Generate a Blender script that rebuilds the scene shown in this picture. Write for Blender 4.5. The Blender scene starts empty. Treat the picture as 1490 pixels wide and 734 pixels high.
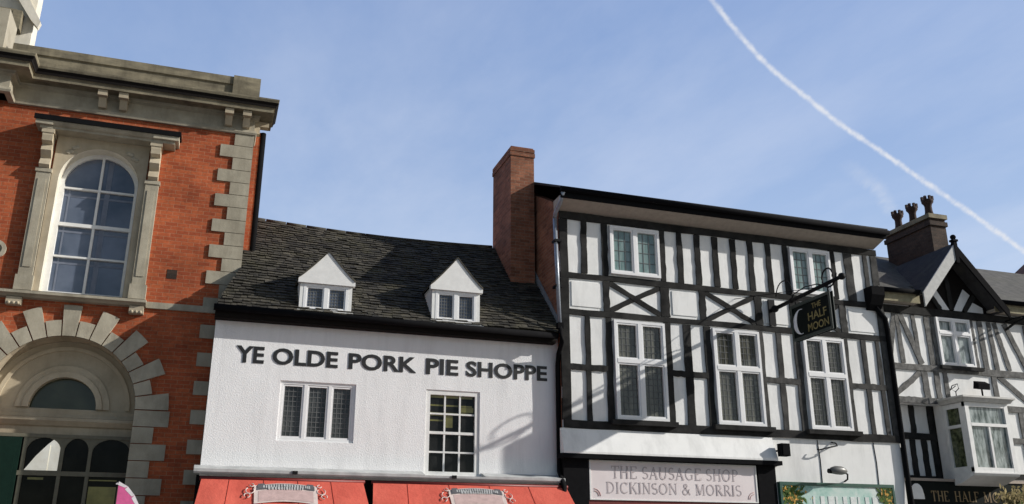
import bpy, bmesh, math, random
from mathutils import Vector, Matrix
random.seed(7)
SC = bpy.context.scene
COL = SC.collection
R = math.radians

# ------------------------------------------------------------------ helpers
class MB:
    """mesh builder: every shape is appended to one bmesh"""
    def __init__(self): self.bm = bmesh.new(); self.mi = 0
    def face(self, pts, mi=None):
        f = self.bm.faces.new([self.bm.verts.new(p) for p in pts]); f.material_index = self.mi if mi is None else mi; return f
    def box(self, x0, x1, y0, y1, z0, z1, mi=None):
        v = [self.bm.verts.new(p) for p in ((x0,y0,z0),(x1,y0,z0),(x1,y1,z0),(x0,y1,z0),(x0,y0,z1),(x1,y0,z1),(x1,y1,z1),(x0,y1,z1))]
        for q in ((0,1,5,4),(1,2,6,5),(2,3,7,6),(3,0,4,7),(4,5,6,7),(3,2,1,0)):
            self.bm.faces.new([v[i] for i in q]).material_index = self.mi if mi is None else mi
        return self
    def hexa(self, p, mi=None):
        v = [self.bm.verts.new(q) for q in p]
        for q in ((0,1,5,4),(1,2,6,5),(2,3,7,6),(3,0,4,7),(4,5,6,7),(3,2,1,0)):
            self.bm.faces.new([v[i] for i in q]).material_index = self.mi if mi is None else mi
        return self
    def prism(self, pts, y0, y1, mi=None):
        """polygon in XZ (counter-clockwise seen from -Y) extruded from y0 (front) to y1"""
        m = self.mi if mi is None else mi
        a = [self.bm.verts.new((x, y0, z)) for x, z in pts]; b = [self.bm.verts.new((x, y1, z)) for x, z in pts]
        n = len(pts)
        self.bm.faces.new(a).material_index = m; self.bm.faces.new(b[::-1]).material_index = m
        for i in range(n):
            j = (i+1) % n
            self.bm.faces.new([a[j], a[i], b[i], b[j]]).material_index = m
        return self
    def prism_x(self, pts, x0, x1, mi=None):
        """polygon in YZ extruded along X"""
        m = self.mi if mi is None else mi
        a = [self.bm.verts.new((x0, y, z)) for y, z in pts]; b = [self.bm.verts.new((x1, y, z)) for y, z in pts]
        n = len(pts)
        self.bm.faces.new(a).material_index = m; self.bm.faces.new(b[::-1]).material_index = m
        for i in range(n):
            j = (i+1) % n
            self.bm.faces.new([a[j], a[i], b[i], b[j]]).material_index = m
        return self
    def beam(self, x0, z0, x1, z1, w, yf, yb, jit=.011, seg=8):
        """hewn timber on a facade between two XZ points"""
        d = Vector((x1-x0, z1-z0)); L = d.length; d /= L; n = Vector((-d.y, d.x))
        rows = []
        for i in range(seg+1):
            c = Vector((x0, z0)) + d*(L*i/seg)
            wa = w/2 + random.uniform(-jit, jit); wb = w/2 + random.uniform(-jit, jit)
            a = c + n*wa; b = c - n*wb; yy = yf + random.uniform(-.003, .003)
            rows.append([self.bm.verts.new((a.x, yy, a.y)), self.bm.verts.new((b.x, yy, b.y)), self.bm.verts.new((b.x, yb, b.y)), self.bm.verts.new((a.x, yb, a.y))])
        for p, q in zip(rows, rows[1:]):
            for k in range(4):
                l = (k+1) % 4
                self.bm.faces.new([p[k], p[l], q[l], q[k]]).material_index = self.mi
        self.bm.faces.new(rows[0][::-1]); self.bm.faces.new(rows[-1])
        return self
    def tube(self, pts, r, n=8, mi=None, cap=True):
        m = self.mi if mi is None else mi
        P = [Vector(p) for p in pts]; rings = []
        rr = r if isinstance(r, (list, tuple)) else [r]*len(P)
        for i, p in enumerate(P):
            t = (P[min(i+1, len(P)-1)] - P[max(i-1, 0)]).normalized()
            u = t.cross(Vector((0,0,1)))
            if u.length < .05: u = t.cross(Vector((1,0,0)))
            u.normalize(); w = t.cross(u)
            rings.append([self.bm.verts.new(p + (u*math.cos(2*math.pi*k/n) + w*math.sin(2*math.pi*k/n))*rr[i]) for k in range(n)])
        for a, b in zip(rings, rings[1:]):
            for k in range(n):
                f = self.bm.faces.new([a[k], a[(k+1)%n], b[(k+1)%n], b[k]]); f.material_index = m; f.smooth = True
        if cap:
            self.bm.faces.new(rings[0][::-1]).material_index = m; self.bm.faces.new(rings[-1]).material_index = m
        return self
    def lathe(self, cx, cy, prof, n=14, mi=None):
        return self.tube([(cx, cy, z) for r, z in prof], [max(r, .002) for r, z in prof], n, mi)
    def ball(self, c, r, mi=None, sc=(1,1,1)):
        g = bmesh.ops.create_icosphere(self.bm, subdivisions=2, radius=r)
        for v in g['verts']: v.co = Vector((v.co.x*sc[0], v.co.y*sc[1], v.co.z*sc[2])) + Vector(c)
        for v in g['verts']:
            for f in v.link_faces: f.smooth = True; f.material_index = self.mi if mi is None else mi
        return self
    def build(self, name, mat, parent=None, recalc=True):
        if recalc: bmesh.ops.recalc_face_normals(self.bm, faces=self.bm.faces[:])
        me = bpy.data.meshes.new(name); self.bm.to_mesh(me); self.bm.free()
        for m in (mat if isinstance(mat, (list, tuple)) else [mat]): me.materials.append(m)
        o = bpy.data.objects.new(name, me); COL.objects.link(o)
        if parent: o.parent = parent; o.matrix_parent_inverse = Matrix.Translation(-world_loc(parent))
        return o

def world_loc(o):
    v = Vector(o.location)
    if o.parent: v = v + world_loc(o.parent) - world_loc(o.parent)
    return v
def thing(name, label, cat, loc=(0,0,0), group=None):
    o = bpy.data.objects.new(name, None); COL.objects.link(o); o.location = loc
    o.empty_display_size = .2
    return tag(o, label, cat, group)
def tag(o, label=None, cat=None, group=None, kind=None):
    if label: o['label'] = label
    if cat: o['category'] = cat
    if group: o['group'] = group
    if kind: o['kind'] = kind
    return o
def lab(o, t): o['label'] = t; return o

def wall_face(mb, outer, holes, y, depth=.2, mi=None):
    """flat facade at y with real openings (loops in XZ) and reveals running back by depth"""
    m = mb.mi if mi is None else mi
    bm = mb.bm; edges = []
    for loop in [outer] + holes:
        vs = [bm.verts.new((x, y, z)) for x, z in loop]
        for i in range(len(vs)): edges.append(bm.edges.new((vs[i], vs[(i+1) % len(vs)])))
        if loop is not outer:
            bs = [bm.verts.new((x, y+depth, z)) for x, z in loop]
            for i in range(len(vs)):
                j = (i+1) % len(vs); bm.faces.new([vs[i], vs[j], bs[j], bs[i]]).material_index = m
    g = bmesh.ops.triangle_fill(bm, use_beauty=True, use_dissolve=False, edges=edges)
    for f in g['geom']:
        if isinstance(f, bmesh.types.BMFace): f.material_index = m
def rect(x0, x1, z0, z1): return [(x0,z0),(x1,z0),(x1,z1),(x0,z1)]
def arch(cx, r, z0, zs, n=20):
    return [(cx-r, z0), (cx+r, z0)] + [(cx + r*math.cos(math.pi*k/n), zs + r*math.sin(math.pi*k/n)) for k in range(n+1)]
def ringseg(mb, cx, cz, r0, r1, a0, a1, y0, y1, n=4, mi=None):
    pts = [(cx + r1*math.cos(a0+(a1-a0)*k/n), cz + r1*math.sin(a0+(a1-a0)*k/n)) for k in range(n+1)]
    pts += [(cx + r0*math.cos(a1-(a1-a0)*k/n), cz + r0*math.sin(a1-(a1-a0)*k/n)) for k in range(n+1)]
    mb.prism(pts, y0, y1, mi)
def sweep(mb, path, prof, mi=None):
    """sweep an (offset, z) profile along a plan path; offset goes to the right-hand (street) side"""
    m = mb.mi if mi is None else mi
    P = [Vector(p) for p in path]; rows = []
    def nrm(a, b): d = (b-a).normalized(); return Vector((d.y, -d.x))
    for i, p in enumerate(P):
        if i == 0: o = nrm(P[0], P[1])
        elif i == len(P)-1: o = nrm(P[-2], P[-1])
        else:
            n1, n2 = nrm(P[i-1], p), nrm(p, P[i+1]); o = (n1+n2) / (1 + n1.dot(n2))
        rows.append([mb.bm.verts.new((p.x+o.x*q, p.y+o.y*q, z)) for q, z in prof])
    for a, b in zip(rows, rows[1:]):
        for k in range(len(prof)-1): mb.bm.faces.new([a[k], b[k], b[k+1], a[k+1]]).material_index = m
    mb.bm.faces.new(rows[0][::-1]).material_index = m; mb.bm.faces.new(rows[-1]).material_index = m

# ------------------------------------------------------------------ materials
def nodes(name):
    m = bpy.data.materials.new(name); m.use_nodes = True; nt = m.node_tree
    return m, nt, nt.nodes['Principled BSDF']
class N:
    def __init__(s, nt): s.nt = nt
    def n(s, t, **kw):
        x = s.nt.nodes.new(t)
        for k, v in kw.items(): setattr(x, k, v)
        return x
    def l(s, a, b): s.nt.links.new(a, b)
    def pos(s): return s.n('ShaderNodeNewGeometry').outputs['Position']
    def noise(s, scale, detail=4, rough=.6, vec=None, stretch=None):
        x = s.n('ShaderNodeTexNoise'); x.inputs['Scale'].default_value = scale; x.inputs['Detail'].default_value = detail; x.inputs['Roughness'].default_value = rough
        v = vec or s.pos()
        if stretch:
            mp = s.n('ShaderNodeVectorMath', operation='MULTIPLY'); s.l(v, mp.inputs[0]); mp.inputs[1].default_value = stretch; v = mp.outputs[0]
        s.l(v, x.inputs['Vector']); return x.outputs['Fac']
    def ramp(s, fac, stops):
        x = s.n('ShaderNodeValToRGB'); e = x.color_ramp.elements
        while len(e) < len(stops): e.new(.5)
        for i, (p, c) in enumerate(stops): e[i].position = p; e[i].color = (*c, 1) if len(c) == 3 else c
        s.l(fac, x.inputs[0]); return x.outputs[0]
    def mix(s, fac, a, b, mode='MIX'):
        x = s.n('ShaderNodeMix', data_type='RGBA', blend_type=mode)
        for sock, v in ((x.inputs[0], fac), (x.inputs[6], a), (x.inputs[7], b)):
            if isinstance(v, (int, float)): sock.default_value = v
            elif isinstance(v, tuple): sock.default_value = (*v, 1)
            else: s.l(v, sock)
        return x.outputs[2]
    def math(s, op, a, b=None):
        x = s.n('ShaderNodeMath', operation=op)
        for i, v in enumerate((a, b)):
            if v is None: continue
            if isinstance(v, (int, float)): x.inputs[i].default_value = v
            else: s.l(v, x.inputs[i])
        return x.outputs[0]
    def bump(s, h, strength, dist=.02):
        x = s.n('ShaderNodeBump'); x.inputs['Strength'].default_value = strength; x.inputs['Distance'].default_value = dist
        s.l(h, x.inputs['Height']); return x.outputs[0]
    def island(s): return s.n('ShaderNodeNewGeometry').outputs['Random Per Island']
def rough_mat(name, c1, c2, scale=3, rough=.85, bump=0, bscale=40, bdist=.01, island=0, stain=0, stretch=None, spec=.3, sstr=(2.2,2.2,.45)):
    m, nt, b = nodes(name); k = N(nt)
    f = k.noise(scale, 6, .65, stretch=stretch)
    c = k.ramp(f, [(.3, c1), (.7, c2)])
    if island:
        v = k.math('MULTIPLY_ADD', k.island(), island); v.node.inputs[2].default_value = 1-island/2
        c = k.mix(1, c, v, 'MULTIPLY')
    if stain:
        st = k.ramp(k.noise(1.1, 5, .7, stretch=sstr), [(.46, (1,1,1)), (.72, (1-stain,)*3)])
        c = k.mix(1, c, st, 'MULTIPLY')
    k.l(c, b.inputs['Base Color']); b.inputs['Roughness'].default_value = rough; b.inputs['Specular IOR Level'].default_value = spec
    if bump: k.l(k.bump(k.noise(bscale, 5, .7), bump, bdist), b.inputs['Normal'])
    return m
def brick_mat(name, c1, c2, mortar, dirt=.35, bw=.225, bh=.075, msize=.006):
    m, nt, b = nodes(name); k = N(nt)
    g = k.n('ShaderNodeNewGeometry'); sp = k.n('ShaderNodeSeparateXYZ'); k.l(g.outputs['Position'], sp.inputs[0])
    sn = k.n('ShaderNodeSeparateXYZ'); k.l(g.outputs['True Normal'], sn.inputs[0])
    side = k.math('GREATER_THAN', k.math('ABSOLUTE', sn.outputs[0]), .7)
    u = k.math('ADD', k.math('MULTIPLY', sp.outputs[1], side), k.math('MULTIPLY', sp.outputs[0], k.math('SUBTRACT', 1, side)))
    cv = k.n('ShaderNodeCombineXYZ'); k.l(u, cv.inputs[0]); k.l(sp.outputs[2], cv.inputs[1])
    t = k.n('ShaderNodeTexBrick'); k.l(cv.outputs[0], t.inputs['Vector'])
    t.inputs['Color1'].default_value = (*c1, 1); t.inputs['Color2'].default_value = (*c2, 1); t.inputs['Mortar'].default_value = (*mortar, 1)
    t.inputs['Scale'].default_value = 1; t.inputs['Mortar Size'].default_value = msize; t.inputs['Brick Width'].default_value = bw; t.inputs['Row Height'].default_value = bh
    t.inputs['Mortar Smooth'].default_value = .3; t.inputs['Bias'].default_value = -.1
    d = k.ramp(k.noise(.9, 7, .7), [(.35, (1-dirt,)*3), (.62, (1.06,)*3)])
    d2 = k.ramp(k.noise(22, 3, .6), [(.3, (.8,)*3), (.7, (1.1,)*3)])
    c = k.mix(1, k.mix(1, t.outputs['Color'], d, 'MULTIPLY'), d2, 'MULTIPLY')
    k.l(c, b.inputs['Base Color']); b.inputs['Roughness'].default_value = .88; b.inputs['Specular IOR Level'].default_value = .25
    h = k.math('SUBTRACT', k.math('MULTIPLY', k.noise(60, 3), .3), t.outputs['Fac'])
    k.l(k.bump(h, .6, .008), b.inputs['Normal']); return m
def glass_mat(name, c1, c2, scale=1.2, stretch=(1,1,1), ior=1.5, rough=.04, emit=0):
    m, nt, b = nodes(name); k = N(nt)
    c = k.ramp(k.noise(scale, 4, .6, stretch=stretch), [(.35, c1), (.65, c2)])
    k.l(c, b.inputs['Base Color']); b.inputs['Roughness'].default_value = rough; b.inputs['IOR'].default_value = ior
    k.l(k.bump(k.noise(2.5, 2, .4), .12, .02), b.inputs['Normal'])
    if emit: k.l(c, b.inputs['Emission Color']); b.inputs['Emission Strength'].default_value = emit
    return m
def plain(name, c, rough=.5, spec=.5, metal=0, var=.15):
    m, nt, b = nodes(name); k = N(nt)
    f = k.noise(9, 5, .65)
    cc = k.ramp(f, [(.3, tuple(x*(1-var) for x in c)), (.7, tuple(min(x*(1+var), .95) for x in c))])
    k.l(cc, b.inputs['Base Color']); b.inputs['Roughness'].default_value = rough; b.inputs['Specular IOR Level'].default_value = spec; b.inputs['Metallic'].default_value = metal
    return m

M = {}
M['brick'] = brick_mat('orange_red_brick', (.50,.125,.048), (.36,.078,.032), (.44,.22,.125), dirt=.36, msize=.005)
M['brick_brown'] = brick_mat('brown_brick', (.40,.165,.095), (.22,.085,.05), (.30,.21,.15), dirt=.45)
M['brick_dark'] = brick_mat('sooty_brick', (.09,.06,.045), (.055,.038,.03), (.07,.06,.05), dirt=.5)
M['stone'] = rough_mat('sandstone', (.38,.32,.225), (.52,.45,.33), 2.2, bump=.25, island=.22, stain=.22)
M['stone_grey'] = rough_mat('weathered_grey_stone', (.32,.285,.215), (.46,.42,.325), 3, bump=.4, island=.26, stain=.32)
M['stone_dark'] = rough_mat('lichened_cornice_stone', (.12,.105,.075), (.32,.28,.19), 2.6, bump=.45, bscale=18, stain=.5, stretch=(.6,.6,2.5))
M['stone_cream'] = rough_mat('cream_painted_stone', (.60,.56,.46), (.78,.74,.64), 2, bump=.2, stain=.2)
M['stucco'] = rough_mat('white_roughcast', (.82,.82,.82), (.88,.88,.88), 1.2, rough=.95, bump=.6, bscale=38, bdist=.014, stain=.12, sstr=(3.2,3.2,.4))
M['plaster'] = rough_mat('white_infill_plaster', (.80,.80,.78), (.90,.90,.88), 2.6, rough=.9, bump=.35, bscale=14, stain=.16, island=.06)
M['plaster_plain'] = rough_mat('white_smooth_plaster', (.80,.80,.78), (.89,.89,.87), 1.4, rough=.85, bump=.15, bscale=12, stain=.2)
M['timber'] = rough_mat('black_weathered_timber', (.016,.016,.016), (.050,.049,.047), 3, rough=.9, bump=.5, bscale=30, island=.5, spec=.08)
M['timber_grey'] = rough_mat('faded_black_timber', (.075,.075,.071), (.235,.23,.22), 8, rough=.85, bump=.5, bscale=30, island=.45, spec=.12)
M['timber_mid'] = rough_mat('half_faded_timber', (.035,.035,.034), (.115,.112,.107), 4, rough=.9, bump=.5, bscale=30, island=.5, spec=.08)
M['black'] = plain('black_paint', (.010,.010,.011), .85, .03)
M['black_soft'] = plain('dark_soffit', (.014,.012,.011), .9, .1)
M['iron'] = plain('black_iron', (.014,.014,.015), .6, .08)
M['white'] = plain('white_upvc', (.80,.80,.80), .35, .5, 0, .03)
M['white_wood'] = plain('white_painted_wood', (.76,.76,.74), .55, .4, 0, .07)
M['lead'] = plain('lead_flashing', (.22,.24,.26), .6, .5, 0, .3)
M['ledge'] = rough_mat('weathered_grey_ledge', (.34,.35,.35), (.55,.56,.55), 4, bump=.2)
M['pipe_grey'] = plain('grey_metal_pipe', (.30,.33,.38), .35, .6, .3, .2)
M['cove'] = plain('beige_cove_board', (.42,.37,.31), .8, .2, 0, .12)
M['fasc'] = plain('olive_beige_board', (.30,.27,.18), .8, .1, 0, .25)
M['soffit_grey'] = plain('grey_soffit_board', (.52,.52,.50), .8, .2, 0, .12)
M['glass_blue'] = glass_mat('arched_window_glass', (.05,.068,.10), (.15,.175,.23), .9, ior=1.8)
M['glass_dark'] = glass_mat('dark_glass', (.006,.006,.006), (.02,.02,.02), 3, ior=1.3)
M['glass_leaded'] = glass_mat('dark_leaded_glass', (.02,.021,.021), (.085,.088,.085), 2.2)
M['glass_dorm'] = glass_mat('blue_grey_leaded_glass', (.05,.06,.085), (.12,.14,.18), 3, ior=1.6)
M['glass_green'] = glass_mat('green_curtained_glass', (.12,.195,.185), (.27,.35,.335), 2.2, (5,5,.7), ior=1.6)
M['glass_brown'] = glass_mat('brown_curtained_glass', (.045,.046,.038), (.155,.153,.125), 2.0, (4.5,4.5,.5))
M['glass_net'] = glass_mat('net_curtained_glass', (.06,.085,.08), (.42,.47,.46), 3.6, (3,3,.8))
M['glass_leafy'] = glass_mat('leafy_dark_glass', (.025,.03,.018), (.15,.17,.09), 10, (1,1,1))
M['glass_lunette'] = glass_mat('lunette_glass', (.03,.034,.022), (.075,.08,.05), .8)
M['glass_shop'] = glass_mat('shop_glass', (.004,.004,.004), (.014,.014,.012), 2, ior=1.22)
M['olive'] = glass_mat('olive_lamp_glow', (.07,.066,.022), (.13,.122,.04), 3, emit=.2)  # faintly glowing colour standing in for yellow light in the panes
M['cream_blind'] = glass_mat('cream_blind', (.60,.57,.48), (.72,.70,.62), 3, emit=.55)  # glowing cream in place of a sunlit building mirrored in the glass
M['lead_came'] = plain('lead_came', (.13,.135,.135), .7, .2)
M['green_door'] = plain('dark_green_paint', (.006,.022,.015), .6, .15)
M['olive_frame'] = plain('olive_grey_paint', (.16,.15,.11), .7, .2)
M['red_awning'] = rough_mat('red_canvas', (.53,.08,.055), (.67,.135,.092), 1.3, rough=.85, bump=.5, bscale=7, bdist=.03, stain=.14)
M['seam'] = plain('red_seam', (.44,.065,.045), .8, .1)
M['red_paint'] = plain('dark_red_paint', (.16,.015,.012), .5)
M['logo_white'] = plain('cream_print', (.62,.52,.48), .8)
M['logo_dark'] = plain('charcoal_print', (.10,.10,.11), .8)
M['logo_pink'] = plain('pinkish_print', (.50,.36,.34), .8)
M['logo_grey'] = plain('pale_grey_print', (.42,.43,.43), .8)
M['text_black'] = plain('black_lettering', (.013,.013,.014), .5)
M['sign_white'] = rough_mat('pinkish_white_signboard', (.74,.66,.66), (.82,.75,.75), 1.5, rough=.5)
M['text_grey'] = plain('faded_grey_lettering', (.46,.40,.41), .7)
M['text_red'] = plain('faded_red_lettering', (.55,.30,.27), .7)
M['sign_black'] = plain('black_sign_paint', (.008,.011,.010), .7, .06)
M['gold'] = plain('tarnished_gold', (.27,.22,.09), .6, .2, 0, .3)
M['gold_dim'] = plain('dull_gold', (.20,.13,.05), .5)
M['moon'] = plain('pale_moon_paint', (.72,.73,.76), .5)
M['green_frame'] = plain('dark_green_frame', (.01,.075,.05), .4)
M['pink'] = plain('pink_banner_cloth', (.75,.13,.33), .7)
M['white_cloth'] = plain('white_banner_edge', (.8,.76,.78), .7)
M['pot'] = plain('sooty_terracotta', (.05,.032,.028), .85, .2, 0, .3)
M['tile_red'] = rough_mat('brown_roof_tile', (.12,.055,.038), (.20,.09,.06), 5, bump=.4, island=.4)
M['foliage'] = rough_mat('green_leaves', (.03,.07,.012), (.09,.15,.03), 9, island=.6)
M['straw'] = rough_mat('straw_leaves', (.20,.16,.06), (.36,.28,.12), 9, island=.6)
M['petal'] = rough_mat('orange_yellow_petals', (.60,.24,.05), (.70,.50,.12), 9, island=.4)
M['paving'] = rough_mat('paving_stone', (.24,.23,.21), (.34,.32,.30), 2, bump=.2)
M['asphalt'] = rough_mat('asphalt', (.04,.04,.042), (.065,.065,.065), 6, bump=.4)
M['ground'] = rough_mat('ground_earth', (.14,.135,.12), (.20,.19,.17), .4)
M['kerb'] = rough_mat('granite_kerb', (.26,.26,.26), (.38,.38,.37), 9)

def slate_mat(name, lo, hi, moss):
    m, nt, b = nodes(name); k = N(nt)
    c = k.ramp(k.noise(4, 6, .7), [(.3, lo), (.7, hi)])
    v = k.math('MULTIPLY_ADD', k.island(), 1.0); v.node.inputs[2].default_value = .5
    c = k.mix(1, c, v, 'MULTIPLY')
    c = k.mix(k.ramp(k.noise(1.6, 6, .75), [(.5, (0,0,0)), (.72, (.6,.6,.6))]), c, moss)
    k.l(c, b.inputs['Base Color']); b.inputs['Roughness'].default_value = .8; b.inputs['Specular IOR Level'].default_value = .35
    k.l(k.bump(k.noise(30, 5, .7), .6, .015), b.inputs['Normal']); return m
M['slate'] = slate_mat('old_stone_slate', (.018,.017,.0145), (.078,.070,.053), (.095,.087,.045))
M['slate_blue'] = slate_mat('blue_grey_slate', (.016,.016,.018), (.042,.042,.045), (.08,.08,.06))
M['slate_grey'] = slate_mat('grey_slate', (.045,.043,.038), (.11,.104,.09), (.10,.097,.07))

def board_mat():
    m, nt, b = nodes('teal_printed_board'); k = N(nt)
    c = k.ramp(k.noise(2.6, 4, .6), [(.35, (.20,.42,.36)), (.5, (.42,.60,.54)), (.68, (.62,.70,.66))])
    k.l(c, b.inputs['Base Color']); b.inputs['Roughness'].default_value = .45; return m
M['teal_board'] = board_mat()

# ------------------------------------------------------------------ lettering
def text_mesh(s, x0, x1, z0, z1, yf, depth, name, mat, parent, bold=.02):
    cu = bpy.data.curves.new('letters', 'FONT'); cu.body = s; cu.offset = bold; cu.extrude = .02; cu.resolution_u = 4
    t = bpy.data.objects.new('letters', cu); COL.objects.link(t)
    bpy.context.view_layer.update()
    me = bpy.data.meshes.new_from_object(t.evaluated_get(bpy.context.evaluated_depsgraph_get()))
    bpy.data.objects.remove(t); bpy.data.curves.remove(cu)
    xs = [v.co.x for v in me.vertices]; ys = [v.co.y for v in me.vertices]; zs = [v.co.z for v in me.vertices]
    ax, bx, ay, by, az, bz = min(xs), max(xs), min(ys), max(ys), min(zs), max(zs)
    for v in me.vertices:
        v.co = Vector((x0 + (v.co.x-ax)/(bx-ax)*(x1-x0), yf + (bz-v.co.z)/(bz-az)*depth, z0 + (v.co.y-ay)/(by-ay)*(z1-z0)))
    me.materials.clear(); me.materials.append(mat); me.name = name
    o = bpy.data.objects.new(name, me); COL.objects.link(o)
    if parent: o.parent = parent; o.matrix_parent_inverse = Matrix.Translation(-world_loc(parent))
    return o
def arc(cx, cz, rx, rz, a0, a1, n=10): return [(cx+rx*math.cos(R(a0+(a1-a0)*k/n)), cz+rz*math.sin(R(a0+(a1-a0)*k/n))) for k in range(n+1)]
# roman capitals: (width, [ (thick?, polyline) ], [serif centres])
T_, t_ = .15, .07
ROMAN = {
 'T': (.8, [(T_, [(.4,0),(.4,1)]), (t_, [(.03,.96),(.77,.96)]), (t_, [(.04,1),(.04,.78)]), (t_, [(.76,1),(.76,.78)])], [(.4,0)]),
 'H': (.9, [(T_, [(.17,0),(.17,1)]), (T_, [(.73,0),(.73,1)]), (t_, [(.17,.52),(.73,.52)])], [(.17,0),(.17,1),(.73,0),(.73,1)]),
 'E': (.72, [(T_, [(.17,0),(.17,1)]), (t_, [(.05,.965),(.66,.965)]), (t_, [(.17,.52),(.5,.52)]), (t_, [(.05,.035),(.68,.035)]), (t_, [(.66,1),(.66,.8)]), (t_, [(.68,0),(.68,.22)])], []),
 'L': (.7, [(T_, [(.17,0),(.17,1)]), (t_, [(.05,.035),(.66,.035)]), (t_, [(.66,0),(.66,.24)])], [(.17,1)]),
 'F': (.68, [(T_, [(.17,0),(.17,1)]), (t_, [(.05,.965),(.64,.965)]), (t_, [(.17,.5),(.48,.5)]), (t_, [(.64,1),(.64,.78)])], [(.17,0)]),
 'I': (.34, [(T_, [(.17,0),(.17,1)])], [(.17,0),(.17,1)]),
 'N': (.9, [(t_, [(.15,0),(.15,1)]), (T_, [(.13,.98),(.73,.04)]), (t_, [(.75,0),(.75,1)])], [(.15,0),(.15,1),(.75,1)]),
 'M': (1.05, [(t_, [(.15,0),(.15,1)]), (T_, [(.16,.98),(.5,.05)]), (t_, [(.5,.05),(.86,.98)]), (T_, [(.88,0),(.88,1)])], [(.15,0),(.88,0),(.15,1),(.88,1)]),
 'A': (.88, [(t_, [(.1,0),(.44,1)]), (T_, [(.42,1),(.78,0)]), (t_, [(.23,.34),(.64,.34)])], [(.1,0),(.78,0)]),
 'K': (.85, [(T_, [(.17,0),(.17,1)]), (t_, [(.2,.42),(.72,1)]), (T_, [(.36,.58),(.76,0)])], [(.17,0),(.17,1),(.72,1),(.76,0)]),
 'O': (.95, [(.11, arc(.47,.5,.38,.46,0,360,18))], []),
 'G': (.92, [(.11, arc(.48,.5,.38,.46,50,320,14)), (T_, [(.76,.08),(.76,.42)])], [(.76,.42)]),
 'C': (.86, [(.11, arc(.48,.5,.38,.46,48,312,14)), (t_, [(.74,.98),(.74,.74)])], []),
 'D': (.92, [(T_, [(.17,0),(.17,1)]), (.10, [(.06,.965),(.3,.965)] + arc(.34,.5,.44,.465,88,-88,12) + [(.06,.035)])], []),
 'P': (.72, [(T_, [(.17,0),(.17,1)]), (.09, [(.06,.965),(.3,.965)] + arc(.32,.72,.31,.245,86,-86,9) + [(.17,.475)])], [(.17,0)]),
 'R': (.82, [(T_, [(.17,0),(.17,1)]), (.09, [(.06,.965),(.3,.965)] + arc(.32,.73,.29,.235,86,-86,9) + [(.17,.495)]), (T_, [(.38,.5),(.76,.02)])], [(.17,0),(.76,0)]),
 'S': (.68, [(.11, arc(.34,.73,.24,.23,40,250,10)[:] + arc(.34,.27,.26,.23,80,-150,10))], []),
 'U': (.9, [(T_, [(.17,1),(.17,.35)]), (.10, arc(.45,.36,.28,.33,180,360,10)), (t_, [(.73,.35),(.73,1)])], [(.17,1),(.73,1)]),
 '&': (.95, [(.11, [(.86,.02),(.28,.7)] + arc(.4,.8,.15,.17,200,-20,8) + [(.2,.4)] + arc(.36,.26,.26,.23,140,330,9) + [(.78,.52)])], []),
}
def roman(mb, s, x0, x1, z0, z1, y, mi=0, wt=1.0):
    adv = [(.42 if c == ' ' else ROMAN[c][0] + .08) for c in s]; W = sum(adv); sx = (x1-x0)/W; sz = z1-z0; x = 0; lay = 0
    for c, a in zip(s, adv):
        if c != ' ':
            w, strokes, serifs = ROMAN[c]
            for th, pl in strokes + [(.05*1.3, [(q[0]-.13, q[1]+(.03 if q[1] < .5 else -.03)), (q[0]+.13, q[1]+(.03 if q[1] < .5 else -.03))]) for q in serifs]:
                th = th*wt*sz*.9; lay += 1; yy = y - .0006*(lay % 9)
                P = [Vector((x0+(x+p[0])*sx, z0+p[1]*sz)) for p in pl]
                L, Rr = [], []
                for i, p in enumerate(P):
                    t = (P[min(i+1, len(P)-1)] - P[max(i-1, 0)]).normalized(); n = Vector((-t.y, t.x))*th/2
                    L.append(p+n); Rr.append(p-n)
                for i in range(len(P)-1):
                    mb.face([(q.x, yy, q.y) for q in (L[i], Rr[i], Rr[i+1], L[i+1])], mi)
        x += a

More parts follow.
